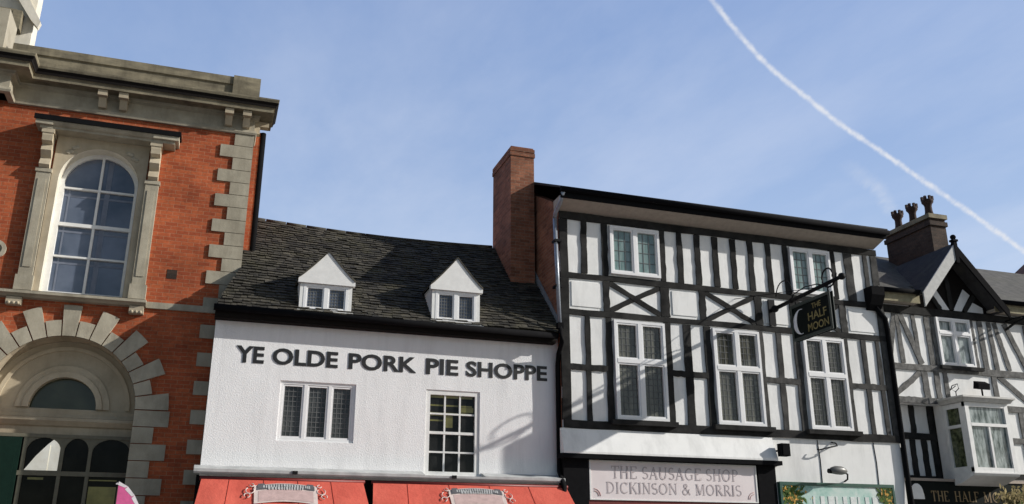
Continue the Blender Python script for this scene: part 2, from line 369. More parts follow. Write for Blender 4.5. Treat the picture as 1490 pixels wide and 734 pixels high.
# ------------------------------------------------------------------ generic windows
def grid_bars(mb, x0, x1, z0, z1, nx, nz, y, w, mi):
    for i in range(1, nx): c = x0+(x1-x0)*i/nx; mb.box(c-w/2, c+w/2, y-.004, y+.004, z0, z1, mi)
    for j in range(1, nz): c = z0+(z1-z0)*j/nz; mb.box(x0, x1, y-.0052, y+.0052, c-w/2, c+w/2, mi)
def window(parent, x0, x1, z0, z1, y, cols, rows_z, fw, glass, came=None, mull=.07, frame='white', sash=.035, sill=True, name='window', depth=.10, label=None):
    """casement window standing in the plane y: frame, mullions, opening sashes, panes (as children of the frame)"""
    mb = MB(); yb = y+depth
    mb.box(x0, x1, y, yb, z0, z0+fw); mb.box(x0, x1, y, yb, z1-fw, z1)
    mb.box(x0, x0+fw, y, yb, z0+fw, z1-fw); mb.box(x1-fw, x1, y, yb, z0+fw, z1-fw)
    ix0, ix1, iz0, iz1 = x0+fw, x1-fw, z0+fw, z1-fw
    cw = (ix1-ix0-mull*(cols-1))/cols
    for i in range(1, cols):
        c = ix0 + i*cw + (i-1)*mull; mb.box(c, c+mull, y+.001, yb, iz0, iz1)
    bands = [iz0] + list(rows_z) + [iz1]
    for zz in rows_z: mb.box(ix0, ix1, y-.006, yb, zz-mull/2, zz+mull/2)
    lights = []
    for i in range(cols):
        for j in range(len(bands)-1):
            a = ix0 + i*(cw+mull); b = a+cw
            c = bands[j] + (mull/2 if j > 0 else 0); d = bands[j+1] - (mull/2 if j < len(bands)-2 else 0)
            # sash
            mb.box(a, b, y+.012, yb-.01, c, c+sash); mb.box(a, b, y+.012, yb-.01, d-sash, d)
            mb.box(a, a+sash, y+.013, yb-.01, c+sash, d-sash); mb.box(b-sash, b, y+.013, yb-.01, c+sash, d-sash)
            lights.append((a+sash, b-sash, c+sash, d-sash))
    fr = mb.build(name, M[frame], parent)
    if label: fr['label'] = label
    for k, (a, b, c, d) in enumerate(lights):
        p = MB(); p.face([(a-.01, yb-.03, c-.01), (b+.01, yb-.03, c-.01), (b+.01, yb-.03, d+.01), (a-.01, yb-.03, d+.01)])
        if came: grid_bars(p, a, b, c, d, came[0], max(2, round((d-c)/((b-a)/came[0])/came[1])), yb-.034, .012, 1)
        p.build('pane', [M[glass], M['lead_came']], fr)
    if sill:
        s = MB(); s.box(x0-.05, x1+.05, y-.07, y+.02, z0-.06, z0-.002); s.build('sill', M[frame], fr)
    return fr

# =================================================================== GROUND
def setting(name, mat, *boxes):
    mb = MB()
    for b in boxes: mb.box(*b)
    o = mb.build(name, mat); tag(o, kind='structure'); return o
g = MB(); g.face([(-4000,-4000,-.15),(4000,-4000,-.15),(4000,4000,-.15),(-4000,4000,-.15)]); tag(g.build('ground', M['ground']), kind='structure')
g = MB(); g.face([(-80,-9.5,-.146),(80,-9.5,-.146),(80,-3.5,-.146),(-80,-3.5,-.146)]); tag(g.build('road', M['asphalt']), kind='structure')
setting('pavement', M['paving'], (-80,80,-3.3,14,-.15,-.01), (-80,80,-40,-9.7,-.15,-.01))
setting('kerb', M['kerb'], (-80,80,-3.5,-3.303,-.15,.0), (-80,80,-9.697,-9.5,-.15,.0))

# =================================================================== LEFT: BRICK AND STONE HALL
YL = .8
hall = thing('brick_hall', 'orange brick hall with stone quoins, heavy cornice and tall arched window, at the far left', 'building', (-3,3,0))
AC, AZ, AR = -2.5, 4.14, 1.27                       # entrance arch
WC, WR, WS = -2.41, .71, 8.42                       # tall window
mb = MB()
wall_face(mb, rect(-8.5,.33,0,9.9), [arch(AC, AR, .02, AZ, 28), arch(WC, WR, 6.2, WS, 24)], YL, .45)
mb.face([(.33,YL,0),(.33,7,0),(.33,7,10.3),(.33,YL,10.3)])
mb.face([(-8.5,YL,0),(-8.5,7,0),(-8.5,7,10.3),(-8.5,YL,10.3)])
mb.face([(-8.5,7,0),(.33,7,0),(.33,7,10.3),(-8.5,7,10.3)])
mb.build('wall', M['brick'], hall, recalc=False)
mb = MB(); mb.face([(-8.4,1.2,10.6),(.3,1.2,10.6),(.3,6.9,10.4),(-8.4,6.9,10.4)]); mb.build('roof', M['slate_blue'], hall)
# stone reveals lining the openings (slightly inside the brick)
mb = MB()
for c, r, z0, zs, y0, y1 in ((WC, WR-.004, 6.2, WS, YL-.051, 1.22),):
    a = arch(c, r, z0, zs, 24)
    for i in range(len(a)):
        p, q = a[i], a[(i+1) % len(a)]; mb.face([(p[0],y0,p[1]),(q[0],y0,q[1]),(q[0],y1,q[1]),(p[0],y1,p[1])])
mb.build('window_reveal', M['stone_cream'], hall)
mb = MB(); a = arch(AC, AR-.004, 3.6, AZ, 28)[1:]
for p, q in zip(a, a[1:]): mb.face([(p[0],YL-.02,p[1]),(q[0],YL-.02,q[1]),(q[0],1.3,q[1]),(p[0],1.3,p[1])])
mb.build('arch_soffit', M['stone'], hall)
# frieze, cornice, blocking course, swept round the corner and the projecting bay
path = [(-8.5,.35),(-4.15,.35),(-4.15,YL),(.33,YL),(.33,1.32)]
mb = MB(); sweep(mb, path, [(-.05,9.86),(.06,9.86),(.075,9.90),(.05,9.96),(.025,9.97),(.025,10.20),(.09,10.23),(.09,10.27),(.12,10.29),(-.05,10.30)]); mb.build('frieze', M['stone_grey'], hall)
mb = MB(); sweep(mb, path, [(-.1,10.295),(.36,10.275),(.36,10.36),(.39,10.37),(.39,10.41),(.43,10.46),(.455,10.52),(.455,10.55),(.1,10.63),(-.1,10.63)]); mb.build('cornice', M['stone_dark'], hall)
mb = MB(); sweep(mb, path, [(.37,10.372),(.40,10.375),(.41,10.42),(.448,10.470),(.37,10.474)]); mb.build('stained_moulding', M['black_soft'], hall)  # separate dark strip run along the cornice
mb = MB(); sweep(mb, [(-4.3,YL+.02),(.30,YL+.02),(.30,1.32)], [(-.3,10.5),(.03,10.5),(.03,10.95),(.065,10.97),(.065,11.14),(-.3,11.16)]); mb.box(-.16,.385,YL-.072,YL+.5,10.6,11.165); mb.build('parapet', M['stone_dark'], hall)
for bx in (-2.55, -2.17, -.17, .18):
    mb = MB(); mb.box(bx-.085,bx+.085,YL-.32,YL-.02,10.16,10.272); mb.prism_x([(YL-.02,9.99),(YL-.12,9.99),(YL-.16,10.05),(YL-.22,10.158),(YL-.02,10.158)], bx-.07, bx+.07); mb.build('cornice_bracket', M['stone'], hall)
for k, by in enumerate((1.0,)):
    mb = MB(); mb.box(.35,.64,by-.085,by+.085,10.16,10.272); mb.box(.35,.47,by-.07,by+.07,9.99,10.158); mb.build('cornice_bracket', M['stone'], hall)
# quoins on the corner
qz = 9.86 - .27; k = 0
while qz > 0:
    L = .60 if k % 2 else .34
    mb = MB(); mb.box(.33-L, .365, YL-.035, YL+(.34 if k % 2 else .60), qz+.006, qz+.264); mb.build('quoin_stone', M['stone_grey'], hall)
    qz -= .27; k += 1
# voussoirs over the arch, long and short
nv = 17; da = math.pi/nv
for i in range(nv):
    a0 = i*da; mb = MB()
    ringseg(mb, AC, AZ, AR, 1.84 if i % 2 == 0 else 1.56, a0+.008, a0+da-.008, YL-.06, YL+.06); mb.build('voussoir', M['stone_grey'], hall)
z = AZ-.3; k = 0
while z > 0:
    L = .36 if k % 2 else .60
    for s in (-1, 1):
        mb = MB(); xa, xb = AC+s*AR, AC+s*(AR+L); mb.box(min(xa,xb), max(xa,xb), YL-.05, YL+.06, z+.008, z+.292); mb.build('jamb_stone', M['stone_grey'], hall)
    z -= .3; k += 1
# arch tympanum, mouldings, lunette, lintel
mb = MB(); wall_face(mb, arch(AC, AR-.006, 3.98, AZ, 28), [arch(AC+.02, .56, 4.16, 4.17, 20)], 1.24, .12)
mb.build('tympanum', M['stone'], hall, recalc=False)
for r0, r1, y0 in ((.56,.66,1.17), (.665,.78,1.205), (1.06,1.13,1.2)):
    mb = MB(); ringseg(mb, AC+.02, 4.17, r0, r1, 0, math.pi, y0, 1.26, 24); mb.build('archivolt', M['stone'], hall)
mb = MB(); mb.prism(arch(AC+.02, .565, 4.12, 4.17, 20), 1.33, 1.35); lun = mb.build('lunette_pane', M['glass_lunette'], hall)
mb = MB(); sweep(mb, [(AC-AR+.005,1.25),(AC+AR-.005,1.25)], [(0,3.70),(.04,3.70),(.04,3.83),(.09,3.85),(.16,3.93),(.16,3.98),(.10,4.0),(.06,4.06),(.06,4.13),(0,4.14)]); mb.build('lintel', M['stone'], hall)
# glazed screen under the lintel
mb = MB(); xl, xr = AC-AR+.01, AC+AR-.01
mb.box(xl,xr,1.12,1.20,2.97,3.05); mb.box(xl,xr,1.12,1.20,3.63,3.69); mb.box(xl,xr,1.12,1.20,.02,.3)
for x in (-2.97,-2.36,-1.90): mb.box(x-.03,x+.03,1.13,1.19,.3,3.63)
for a, b in ((-2.94,-2.39),(-2.33,-1.93),(-1.87,xr)):                 # arched heads of the upper lights
    w = b-a
    for s in (0, 1):
        pts = [((a if s == 0 else b), 3.63)] + [((a+b)/2+(-1 if s == 0 else 1)*w/2*math.cos(R(t)), 3.40+.23*math.sin(R(t))) for t in range(0,91,15)]
        mb.prism(pts, 1.135, 1.185)
scr = mb.build('entrance_screen', M['olive_frame'], hall)
mb = MB(); mb.face([(xl,1.17,.3),(xr,1.17,.3),(xr,1.17,3.65),(xl,1.17,3.65)]); mb.build('pane', M['glass_shop'], scr)
mb = MB(); mb.prism([(-2.93,3.06),(-2.40,3.06),(-2.40,3.48),(-2.44,3.58),(-2.50,3.62),(-2.62,3.50),(-2.78,3.30)], 1.150, 1.166)  # self-lit panel shaped like a bright reflection in the screen's glass
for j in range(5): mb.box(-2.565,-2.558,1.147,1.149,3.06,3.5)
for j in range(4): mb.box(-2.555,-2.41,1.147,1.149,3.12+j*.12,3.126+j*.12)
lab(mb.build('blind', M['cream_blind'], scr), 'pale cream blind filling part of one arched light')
for q in ((-1.85,-1.35,1.16,1.168,2.5,2.80),(-2.85,-2.6,1.16,1.168,2.90,2.94),(-1.86,-1.4,1.16,1.168,2.90,2.92)): mb = MB(); mb.box(*q); mb.build('lamp_glow', M['olive'], scr)  # patches on the pane that glow by themselves, no lamp modelled
mb = MB(); mb.box(xl+.003,-3.03,1.09,1.128,.05,3.62); mb.box(xl+.05,-3.1,1.08,1.0899,1.9,3.4); lab(mb.build('door', M['green_door'], scr), 'dark green painted door')
# tall arched window: stone surround, pilasters, consoles, hood, sill, sash frame
mb = MB(); wall_face(mb, rect(-3.24,-1.58,6.2,9.32), [arch(WC, WR, 6.2, WS, 24)], YL-.05, .04); mb.box(-3.24,-1.58,YL-.049,YL-.001,9.25,9.32); mb.build('window_surround', M['stone'], hall, recalc=False)
for s in (-1, 1):
    for i in range(4):
        mb = MB(); cx = WC+s*(.46+.05*i); cz = 9.10+.03*(i % 2)-.05*i; mb.ball((cx, YL-.055, cz), .055, sc=(1,.4,.8)); mb.build('spandrel_carving', M['stone_grey'], hall)
for x0, x1 in ((-3.49,-3.25),(-1.57,-1.33)):
    mb = MB(); mb.box(x0,x1,YL-.11,YL-.001,6.46,8.50); mb.box(x0+.05,x1-.05,YL-.125,YL-.109,6.62,8.36); mb.box(x0-.03,x1+.03,YL-.14,YL-.001,6.18,6.46); mb.box(x0-.02,x1+.02,YL-.13,YL-.001,8.50,8.57)
    mb.build('pilaster', M['stone_grey'], hall)
    mb = MB(); mb.prism_x([(YL,8.58),(YL-.13,8.58),(YL-.19,8.63),(YL-.15,8.72),(YL-.11,8.78),(YL-.17,8.83),(YL-.24,8.90),(YL-.21,8.98),(YL-.18,9.03),(YL-.30,9.07),(YL-.32,9.17),(YL-.32,9.30),(YL,9.30)], x0+.03, x1-.03); mb.box(x0+.01,x1-.01,YL-.335,YL-.001,9.22,9.299)
    mb.build('console', M['stone'], hall)
mb = MB(); sweep(mb, [(-3.30,YL),(-3.30,YL-.2),(-1.52,YL-.2),(-1.52,YL)][1:3], [(-.2,9.30),(.12,9.31),(.12,9.35),(.16,9.37),(.2,9.42),(.2,9.45),(-.2,9.50)])
mb.box(-3.60,-3.3001,YL-.40,YL-.001,9.36,9.47); mb.box(-1.5199,-1.05,YL-.40,YL-.001,9.36,9.47); mb.box(-3.52,-3.301,YL-.34,YL-.001,9.30,9.359); mb.box(-1.519,-1.12,YL-.34,YL-.001,9.30,9.359)
mb.build('window_hood', M['stone_grey'], hall)
mb = MB(); mb.box(-3.63,-1.02,YL-.43,YL-.0005,9.502,9.54); mb.box(-3.63,-1.02,YL-.43,YL-.405,9.44,9.5015); mb.build('hood_flashing', M['black'], hall)
mb = MB(); sweep(mb, [(-3.72,YL),(-1.27,YL)], [(0,6.04),(.12,6.05),(.16,6.08),(.22,6.10),(.22,6.15),(0,6.18)]); mb.build('window_sill', M['stone_grey'], hall)
for a, b in ((-1.268,.37),(-8.5,-3.722)): mb = MB(); mb.box(a,b,YL-.06,YL+.02,6.04,6.16); mb.build('string_course', M['stone_grey'], hall)
for x in (-3.60,-1.55):
    mb = MB(); mb.box(x,x+.25,YL-.14,YL-.001,5.90,6.04)
    for j in range(3): mb.ball((x+.05+.075*j, YL-.13, 5.93), .032)
    mb.build('sill_bracket', M['stone'], hall)
mb = MB(); G0, G1, GZ = -3.115, -1.705, 6.27
for k in range(24):
    a0, a1 = math.pi*k/24, math.pi*(k+1)/24; ringseg(mb, WC, WS, .63, .708, a0, a1, 1.02, 1.12, 1)
mb.box(G0,G0+.09,1.02,1.12,6.2,WS); mb.box(G1-.075,G1,1.02,1.12,6.2,WS); mb.box(G0+.09,G1-.075,1.02,1.12,6.2,6.29)
mb.box(WC-.022,WC+.022,1.03,1.11,6.29,WS+.64)
for zz, h in ((6.98,.018),(7.62,.034),(8.36,.018)): mb.box(G0+.09,G1-.075,1.022,1.112,zz-h,zz+h)
wf = mb.build('arched_window', M['white_wood'], hall)
mb = MB(); mb.prism(arch(WC, .66, 6.25, WS, 24), 1.085, 1.10); mb.build('pane', M['glass_blue'], wf)
mb = MB(); w2 = M['white_wood']                                        # inner secondary glazing bars seen in the glass
mb.box(WC+.10,WC+.19,1.078,1.084,6.3,9.0)
for zz in (6.86,7.49,8.22): mb.box(G0+.1,G1-.08,1.0785,1.0845,zz-.02,zz+.02)
mb.box(G0+.17,G0+.2,1.078,1.084,6.3,8.36)
mb.build('secondary_glazing', plain('dull_grey_paint', (.16,.18,.23), .4), wf)
mb = MB(); mb.lathe(0,0,[(.01,0)],4) if False else None
ringseg(mb, -3.93, 6.93, .10, .17, 0, math.pi*2, YL-.05, YL+.01, 24); ringseg(mb, -3.93, 6.93, 0.0, .09, 0.001, math.pi*2, YL-.03, YL+.01, 24); mb.build('stone_roundel', M['stone_grey'], hall)
mb = MB(); mb.box(-.98,-.80,YL-.006,YL+.01,6.66,6.84); lab(mb.build('brick_vent', M['brick_dark'], hall), 'dark square air brick in the orange wall')
mb = MB(); mb.box(.331,.50,1.30,6,5.5,10.2); mb.build('return_wall', M['brick'], hall)
mb = MB(); mb.tube([(.555,1.33,10.2),(.555,1.33,6.0)], .06); mb.build('downpipe', M['black'], hall)
# cream clock turret rising over the middle bay
mb = MB(); mb.box(-8.3,-4.42,2.5,2.95,10.4,15.2); tur = mb.build('turret', M['stone_cream'], hall)
mb = MB(); mb.prism([(-4.46,12.62),(-4.30,12.45),(-4.26,12.60),(-4.66,13.30),(-5.6,14.7),(-5.72,14.45)], 2.36, 2.499); mb.build('raking_moulding', M['stone_cream'], tur)
mb = MB(); mb.box(-7.5,-4.74,2.30,2.499,12.62,12.78); mb.build('label_mould', M['stone_dark'], tur); mb = MB(); mb.box(-4.80,-4.62,2.26,2.499,12.30,12.74); mb.build('label_stop', M['stone_dark'], tur)
mb = MB(); mb.box(-8.3,-4.42,.55,1.3,10.6,11.75); mb.build('pedestal', M['stone_grey'], hall)

# =================================================================== PIE SHOP
pie = thing('pie_shop', 'low white roughcast shop with black lettering, two dormers and a mossy slate roof', 'building', (3.4,1,0))
CAS = (1.24,2.63,3.60,4.69); SAS = (3.98,5.06,3.05,4.68)
mb = MB(); wall_face(mb, rect(0,6.716,2.95,5.97), [rect(*CAS), rect(*SAS)], 0, .12)
mb.face([(0,0,2.95),(0,YL-.05,2.95),(0,YL-.05,5.97),(0,0,5.97)])
mb.face([(0,YL-.1,0),(6.7,YL-.1,0),(6.7,YL-.1,5.9),(0,YL-.1,5.9)])
wl = mb.build('wall', M['stucco'], pie, recalc=False)
window(pie, *CAS, .03, 3, [], .055, 'glass_leaded', came=(4,1.15), mull=.06, sill=False, depth=.09, label='white three-light casement window with leaded panes')
mb = MB(); x0,x1,z0,z1 = SAS                                            # sliding sash window
mb.box(x0,x1,.02,.11,z0,z0+.09); mb.box(x0,x1,.02,.11,z1-.09,z1); mb.box(x0,x0+.09,.02,.11,z0+.09,z1-.09); mb.box(x1-.09,x1,.02,.11,z0+.09,z1-.09)
ix0,ix1,iz0,iz1 = x0+.09,x1-.09,z0+.09,z1-.09; mid = (iz0+iz1)/2
mb.box(ix0,ix1,.035,.10,mid-.025,mid+.025)
for i in (1,2): c = ix0+(ix1-ix0)*i/3; mb.box(c-.016,c+.016,.045,.095,iz0,iz1)
for a,b in ((iz0,mid),(mid,iz1)): c=(a+b)/2; mb.box(ix0,ix1,.044,.096,c-.016,c+.016)
sw = mb.build('window', M['white_wood'], pie); sw['label'] = 'tall white sash window of twelve panes'
mb = MB(); mb.face([(ix0-.01,.085,iz0-.01),(ix1+.01,.085,iz0-.01),(ix1+.01,.085,iz1+.01),(ix0-.01,.085,iz1+.01)])
H4=(iz1-iz0)/4
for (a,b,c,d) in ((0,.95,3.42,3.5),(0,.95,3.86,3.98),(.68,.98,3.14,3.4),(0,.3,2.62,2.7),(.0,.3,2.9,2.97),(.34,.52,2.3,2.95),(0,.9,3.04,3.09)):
    mb.face([(ix0+(ix1-ix0)*a,.083,iz0+H4*c),(ix0+(ix1-ix0)*b,.083,iz0+H4*c),(ix0+(ix1-ix0)*b,.083,iz0+H4*d),(ix0+(ix1-ix0)*a,.083,iz0+H4*d)], 1)  # olive strips laid on the pane as painted reflections of ceiling light
mb.build('pane', [M['glass_dark'], M['olive']], sw)
for w_, a, b in (('YE',.41,.91),('OLDE',1.06,2.26),('PORK',2.46,3.77),('PIE',3.96,4.61),('SHOPPE',4.77,6.47)):
    text_mesh(w_, a, b, 4.975, 5.285, -.011, .009, 'lettering', M['text_black'], pie, .028)
# grey ledge (old shop cornice)
mb = MB(); mb.prism_x([(-.001,2.99),(-.26,2.97),(-.28,3.0),(-.28,3.05),(-.001,3.13)], -.10, 3.94); mb.prism_x([(-.001,2.99),(-.26,2.97),(-.28,3.0),(-.28,3.04),(-.001,3.04)], 3.94, 5.1); mb.prism_x([(-.001,2.99),(-.26,2.97),(-.28,3.0),(-.28,3.05),(-.001,3.13)], 5.1, 6.72); mb.build('ledge', M['ledge'], pie)
for x in (1.55, 4.45): mb = MB(); mb.box(x,x+.09,-.30,-.282,2.99,3.05); mb.build('awning_hook', M['iron'], pie)
# ground-floor shopfront, mostly hidden by the awnings
mb = MB(); mb.box(-.05,6.71,.05,.12,2.55,2.969); mb.box(-.05,6.71,.02,.12,0,.5)
for x in (-.05,1.5,3.1,3.9,5.3,6.6): mb.box(x,x+.11,.0,.1,.5,2.55)
sf = mb.build('shopfront', M['black'], pie); mb = MB(); mb.face([(0,.09,.5),(6.7,.09,.5),(6.7,.09,2.55),(0,.09,2.55)]); mb.build('pane', M['glass_shop'], sf)
# roof: eave line (y=-.25, z=5.98) to ridge (y=2.4, z=8.6), slightly sagging, laid with individual slates
EY, EZ, RY, RZ = -.26, 5.97, 2.40, 8.60
def roof_z(x, y):
    t = (y-EY)/(RY-EY); sag = (-.11*math.sin(math.pi*min(max(x,0),6.7)/6.7) + .07*(1-min(max(x,0),6.7)/6.7))*t; return EZ + (RZ-EZ)*t + sag
def left_x(t):                                                         # roof's left edge closes on the hall's corner
    yy = EY + t*(RY-EY); return min(-.03 + .40*(yy-EY)/(YL-EY), .37)
mb = MB(); seg = 12
for i in range(seg):
    for j in range(10):
        def P(u, v):
            lx = left_x(v); x = lx + (6.715-lx)*u; y = EY + (RY-EY)*v; return (x, y, roof_z(x, y)-.03)
        mb.face([P(i/seg,j/10), P((i+1)/seg,j/10), P((i+1)/seg,(j+1)/10), P(i/seg,(j+1)/10)])
mb.face([(.37,RY,8.50),(6.7,RY,8.50),(6.7,5.3,5.6),(.37,5.3,5.6)])
rfo = mb.build('roof', M['slate'], pie)
mb = MB(); nrow = 36; slope = math.atan2(RZ-EZ, RY-EY); up = Vector((0, math.cos(slope), math.sin(slope))); nr = Vector((0,-math.sin(slope), math.cos(slope)))
for j in range(nrow):
    v = j/nrow; ex = (RY-EY)/nrow; y = EY - .03 + (RY-EY)*v; x = left_x(max(v-.01,0)) + (0 if j % 2 else -.10)
    while x < 6.70:
        w = random.uniform(.10,.21); a = max(x, left_x(v)); b = min(x+w-.006, 6.71)
        if b-a > .04:
            dy = random.uniform(-.015,.015); th = random.uniform(.009,.022); ln = .155; lift = random.uniform(.016,.030)
            o = Vector((0, y+dy, 0)); base = []
            for (xx, s, l) in ((a,0,lift+th),(b,0,lift+th+random.uniform(-.006,.006)),(b,ln,.006),(a,ln,.006)):
                zz = roof_z(xx, y+dy); base.append((Vector((xx, y+dy, zz-.012)) + up*s + nr*l))
            top = [p for p in base]; bot = [p - nr*(th if q < 2 else .004) for q, p in enumerate(base)]
            mb.hexa(bot+top)
        x += w
mb.build('slates', M['slate'], rfo)
mb = MB(); x = .38
while x < 6.0:
    w = .44; mb.tube([(x, RY, roof_z(x,RY)+.0), (min(x+w,6.04)-.012, RY, roof_z(min(x+w,6.04),RY)+.0)], .05, 8); x += w
mb.build('ridge_tiles', M['slate'], rfo)
mb = MB(); mb.box(-.03,6.60,-.22,-.0005,5.76,5.95); mb.box(-.03,6.60,-.20,-.0006,5.73,5.76); mb.build('fascia', M['black_soft'], pie)
mb = MB(); mb.tube([(-.06,-.30,5.90),(6.6,-.30,5.86)], .062, 10); mb.build('gutter', M['black'], pie)
mb = MB(); mb.prism_x([(.0,6.1),(.02,6.1),(2.42,8.60),(2.42,8.75),(2.3,8.75),(-.1,6.28)], 6.690, 6.716); mb.build('flashing', M['lead'], pie)
# dormers
def dormer(cx, zb, ze, za, hw=.49):
    yf = -.22; d = MB()
    back = lambda z: EY + (z-EZ)/(RZ-EZ)*(RY-EY)
    d.prism_x([(yf+.09,zb),(yf+.09,ze),(back(ze)+.1,ze),(back(zb)+.05,zb-.05)], cx-hw, cx-hw+.03); d.prism_x([(yf+.09,zb),(yf+.09,ze),(back(ze)+.1,ze),(back(zb)+.05,zb-.05)], cx+hw-.03, cx+hw)
    root = d.build('dormer', M['white_wood'], pie)
    g = MB(); n = 7; pts = []
    ov = .045; H = za-ze
    for k in range(n+1):                                                # left side, gently concave (bell-cast)
        t = k/n; pts.append((cx-(hw+ov)*(1-t), ze-.02 + H*(t**1.12)*.98 + .02*t))
    pts += [(cx+(hw+ov)*(1-k/n), ze-.02 + H*((k/n)**1.12)*.98 + .02*k/n) for k in range(n-1,-1,-1)]
    pts += [(cx+hw+ov, ze-.10), (cx-hw-ov, ze-.10)]
    g.prism(pts[::-1], yf-.05, yf+.06); g.build('gable_board', M['white_wood'], root)
    r = MB(); side = pts[:n+1]; zf = lambda z: back(z)+.12
    for s in (-1, 1):
        q = [(cx+s*(cx-p[0]), p[1]) for p in side]; m_ = []
        for a, b in zip(q, q[1:]):
            r.hexa([(a[0],yf-.07,a[1]+.001),(b[0],yf-.07,b[1]+.001),(b[0],zf(b[1]),b[1]+.001),(a[0],zf(a[1]),a[1]+.001),(a[0]+s*.006,yf-.07,a[1]+.03),(b[0]+s*.006,yf-.07,b[1]+.03),(b[0]+s*.006,zf(b[1]),b[1]+.03),(a[0]+s*.006,zf(a[1]),a[1]+.03)])
    r.build('dormer_roof', M['slate'], root)
    window(root, cx-hw+.07, cx+hw-.07, zb, ze-.105, yf, 2, [], .05, 'glass_dorm', came=(5,1.2), mull=.08, sash=.028, sill=False, name='window_frame', depth=.09)
    for s_ in (-1, 1): p_ = MB(); xa, xb = sorted((cx+s_*hw, cx+s_*(hw-.069))); p_.box(xa, xb, yf+.005, yf+.10, zb, ze-.105); p_.build('corner_post', M['white_wood'], root)
    s = MB(); s.box(cx-hw-.03,cx+hw+.03,yf-.05,yf+.1,zb-.05,zb-.002); s.build('dormer_sill', M['white_wood'], root)
    s = MB()
    for s_ in (-1, 1): pass
    s.prism_x([(yf-.04,zb-.052),(yf-.10,zb-.085),(yf-.105,zb-.07),(yf-.04,zb-.045)], cx-hw-.06, cx+hw+.06); s.build('lead_apron', M['lead'], root)
    return root
def reparent_panes(root):
    for ch in list(root.children):
        for p in list(ch.children): p.parent = root; p.matrix_parent_inverse = ch.matrix_parent_inverse
for a in ((1.93,5.995,6.62,7.17),(4.48,6.0,6.72,7.31)): reparent_panes(dormer(*a))

# chimney stack between the shops
stk = MB(); stk.box(6.08,6.65,1.15,2.50,7.0,10.56); stk.box(6.06,6.67,1.13,2.52,10.44,10.54)
chim = stk.build('chimney', M['brick_brown'], pie); stk = MB(); stk.box(6.065,6.665,1.135,2.515,10.561,10.64); stk.box(6.09,6.64,1.16,2.49,10.64,10.68); stk.build('chimney_cap', M['brick_brown'], chim)
stk = MB(); stk.lathe(6.36,1.55,[(.13,10.67),(.12,10.72),(.14,10.75),(.14,10.78)]); stk.build('chimney_pot', M['pot'], chim)

# =================================================================== SAUSAGE SHOP (half-timbered, three storeys)
YB = -.18
saus = thing('timbered_shop', 'tall three-storey black and white half-timbered shop with five windows, right of the white shop', 'building', (10.8,1,0))
X0, X1 = 6.72, 14.90
mb = MB(); mb.box(X0+.002,X1,YB,YB+.3,3.95,8.62); mb.build('plaster_infill', M['plaster'], saus)
mb = MB(); mb.prism_x([(YB+.3,0),(4.2,0),(4.2,9.4),(2.7,10.30),(YB+.3,8.95)], X0, X0+.25); mb.prism_x([(YB+.3,0),(4.2,0),(4.2,9.4),(2.7,10.30),(YB+.3,8.95)], X1-.25, X1-.001); mb.box(X0+.25,X1-.25,4.0,4.2,0,9.3); mb.build('side_wall', M['brick_brown'], saus)
mb = MB(); mb.prism_x([(YB+.3,3.0),(YB+.3,8.9),(YB+.02,8.7),(YB+.02,3.0)], X0-.004, X0+.001); mb.build('corner_return', M['brick_brown'], saus)
yt = YB
def post(x, z0, z1, w=.15, m='timber'):
    if (x > 11.4 and z1 < 6.5) or x > 13.6: m = 'timber_mid'
    MB().beam(x, z0, x, z1, w, yt-.030-random.uniform(0,.004), yt+.02).build('timber_post', M[m], saus)
def rail(x0, x1, z, w=.14, m='timber', p=.036): MB().beam(x0, z, x1, z, w, yt-p, yt+.02, seg=14).build('timber_rail', M[m], saus)
def brace(xa, za, xb, zb, w=.13, p=.022): MB().beam(xa, za, xb, zb, w, yt-p, yt+.02).build('timber_brace', M['timber'], saus)
rail(X0, X1, 8.55, .16); rail(X0, X1, 7.22, .12); rail(X0, X1, 6.43, .12); rail(X0+.02, X1, 4.12, .16, p=.055)
post(6.81, 4.2, 8.46, .18); post(14.80, 4.2, 8.46, .19)
# top storey: studs sit between the white strips read off the photo
TOP = [(6.9,7.19),(7.36,7.67),(7.84,9.05),(9.22,9.49),(9.65,9.93),(10.1,10.38),(10.56,10.85),(11.01,11.3),(11.47,11.78),(11.94,12.24),(12.40,13.5),(13.7,13.92),(14.2,14.48),(14.62,14.7)]
for (a, b), (c, d) in zip(TOP, TOP[1:]): post((b+c)/2, 7.29, 8.46, (c-b)*.80)
# middle band: panels and saltires
for a, b in ((7.68,7.84),(9.02,9.26),(9.97,10.15),(11.36,11.57),(12.28,12.46),(13.62,13.84)): post((a+b)/2, 6.50, 7.15, (b-a)*.85)
for a, b in ((7.84,9.02),(10.15,11.36),(12.46,13.62)): brace(a, 6.52, b, 7.13, .11); brace(a, 7.13, b, 6.52, .11, .027)
# recessed-edge plain panels in the band
for a, b in ((6.93,7.66),(9.28,9.95),(11.59,12.26),(13.86,14.68)):
    mb = MB(); mb.box(a+.04,b-.04,YB-.016,YB,6.56,7.09); mb.build('plaster_panel', M['plaster_plain'], saus)
LOW = [(6.92,7.24),(7.38,7.70),(7.87,9.06),(9.25,9.51),(9.73,10.02),(10.21,11.38),(11.53,11.84),(12.0,12.29),(12.50,13.61),(13.77,14.12),(14.27,14.53),(14.66,14.7)]
for (a, b), (c, d) in zip(LOW, LOW[1:]): post((b+c)/2, 4.20, 6.36, (c-b)*.80)
for a, b in ((6.9,7.78),(9.15,10.12),(11.46,12.4),(13.69,14.75)): rail(a, b, 5.28, .12, 'timber_mid' if a > 11 else 'timber')
for i, (a, b, lbl) in enumerate(((7.86,9.04,'left white two-light window of the top floor'),(12.40,13.5,'right white two-light window of the top floor, behind the sign bracket'))):
    window(saus, a, b, 7.33, 8.42, YB-.09, 2, [], .055, 'glass_green', came=(3,1.5), mull=.08, depth=.1, label=lbl, sill=False)
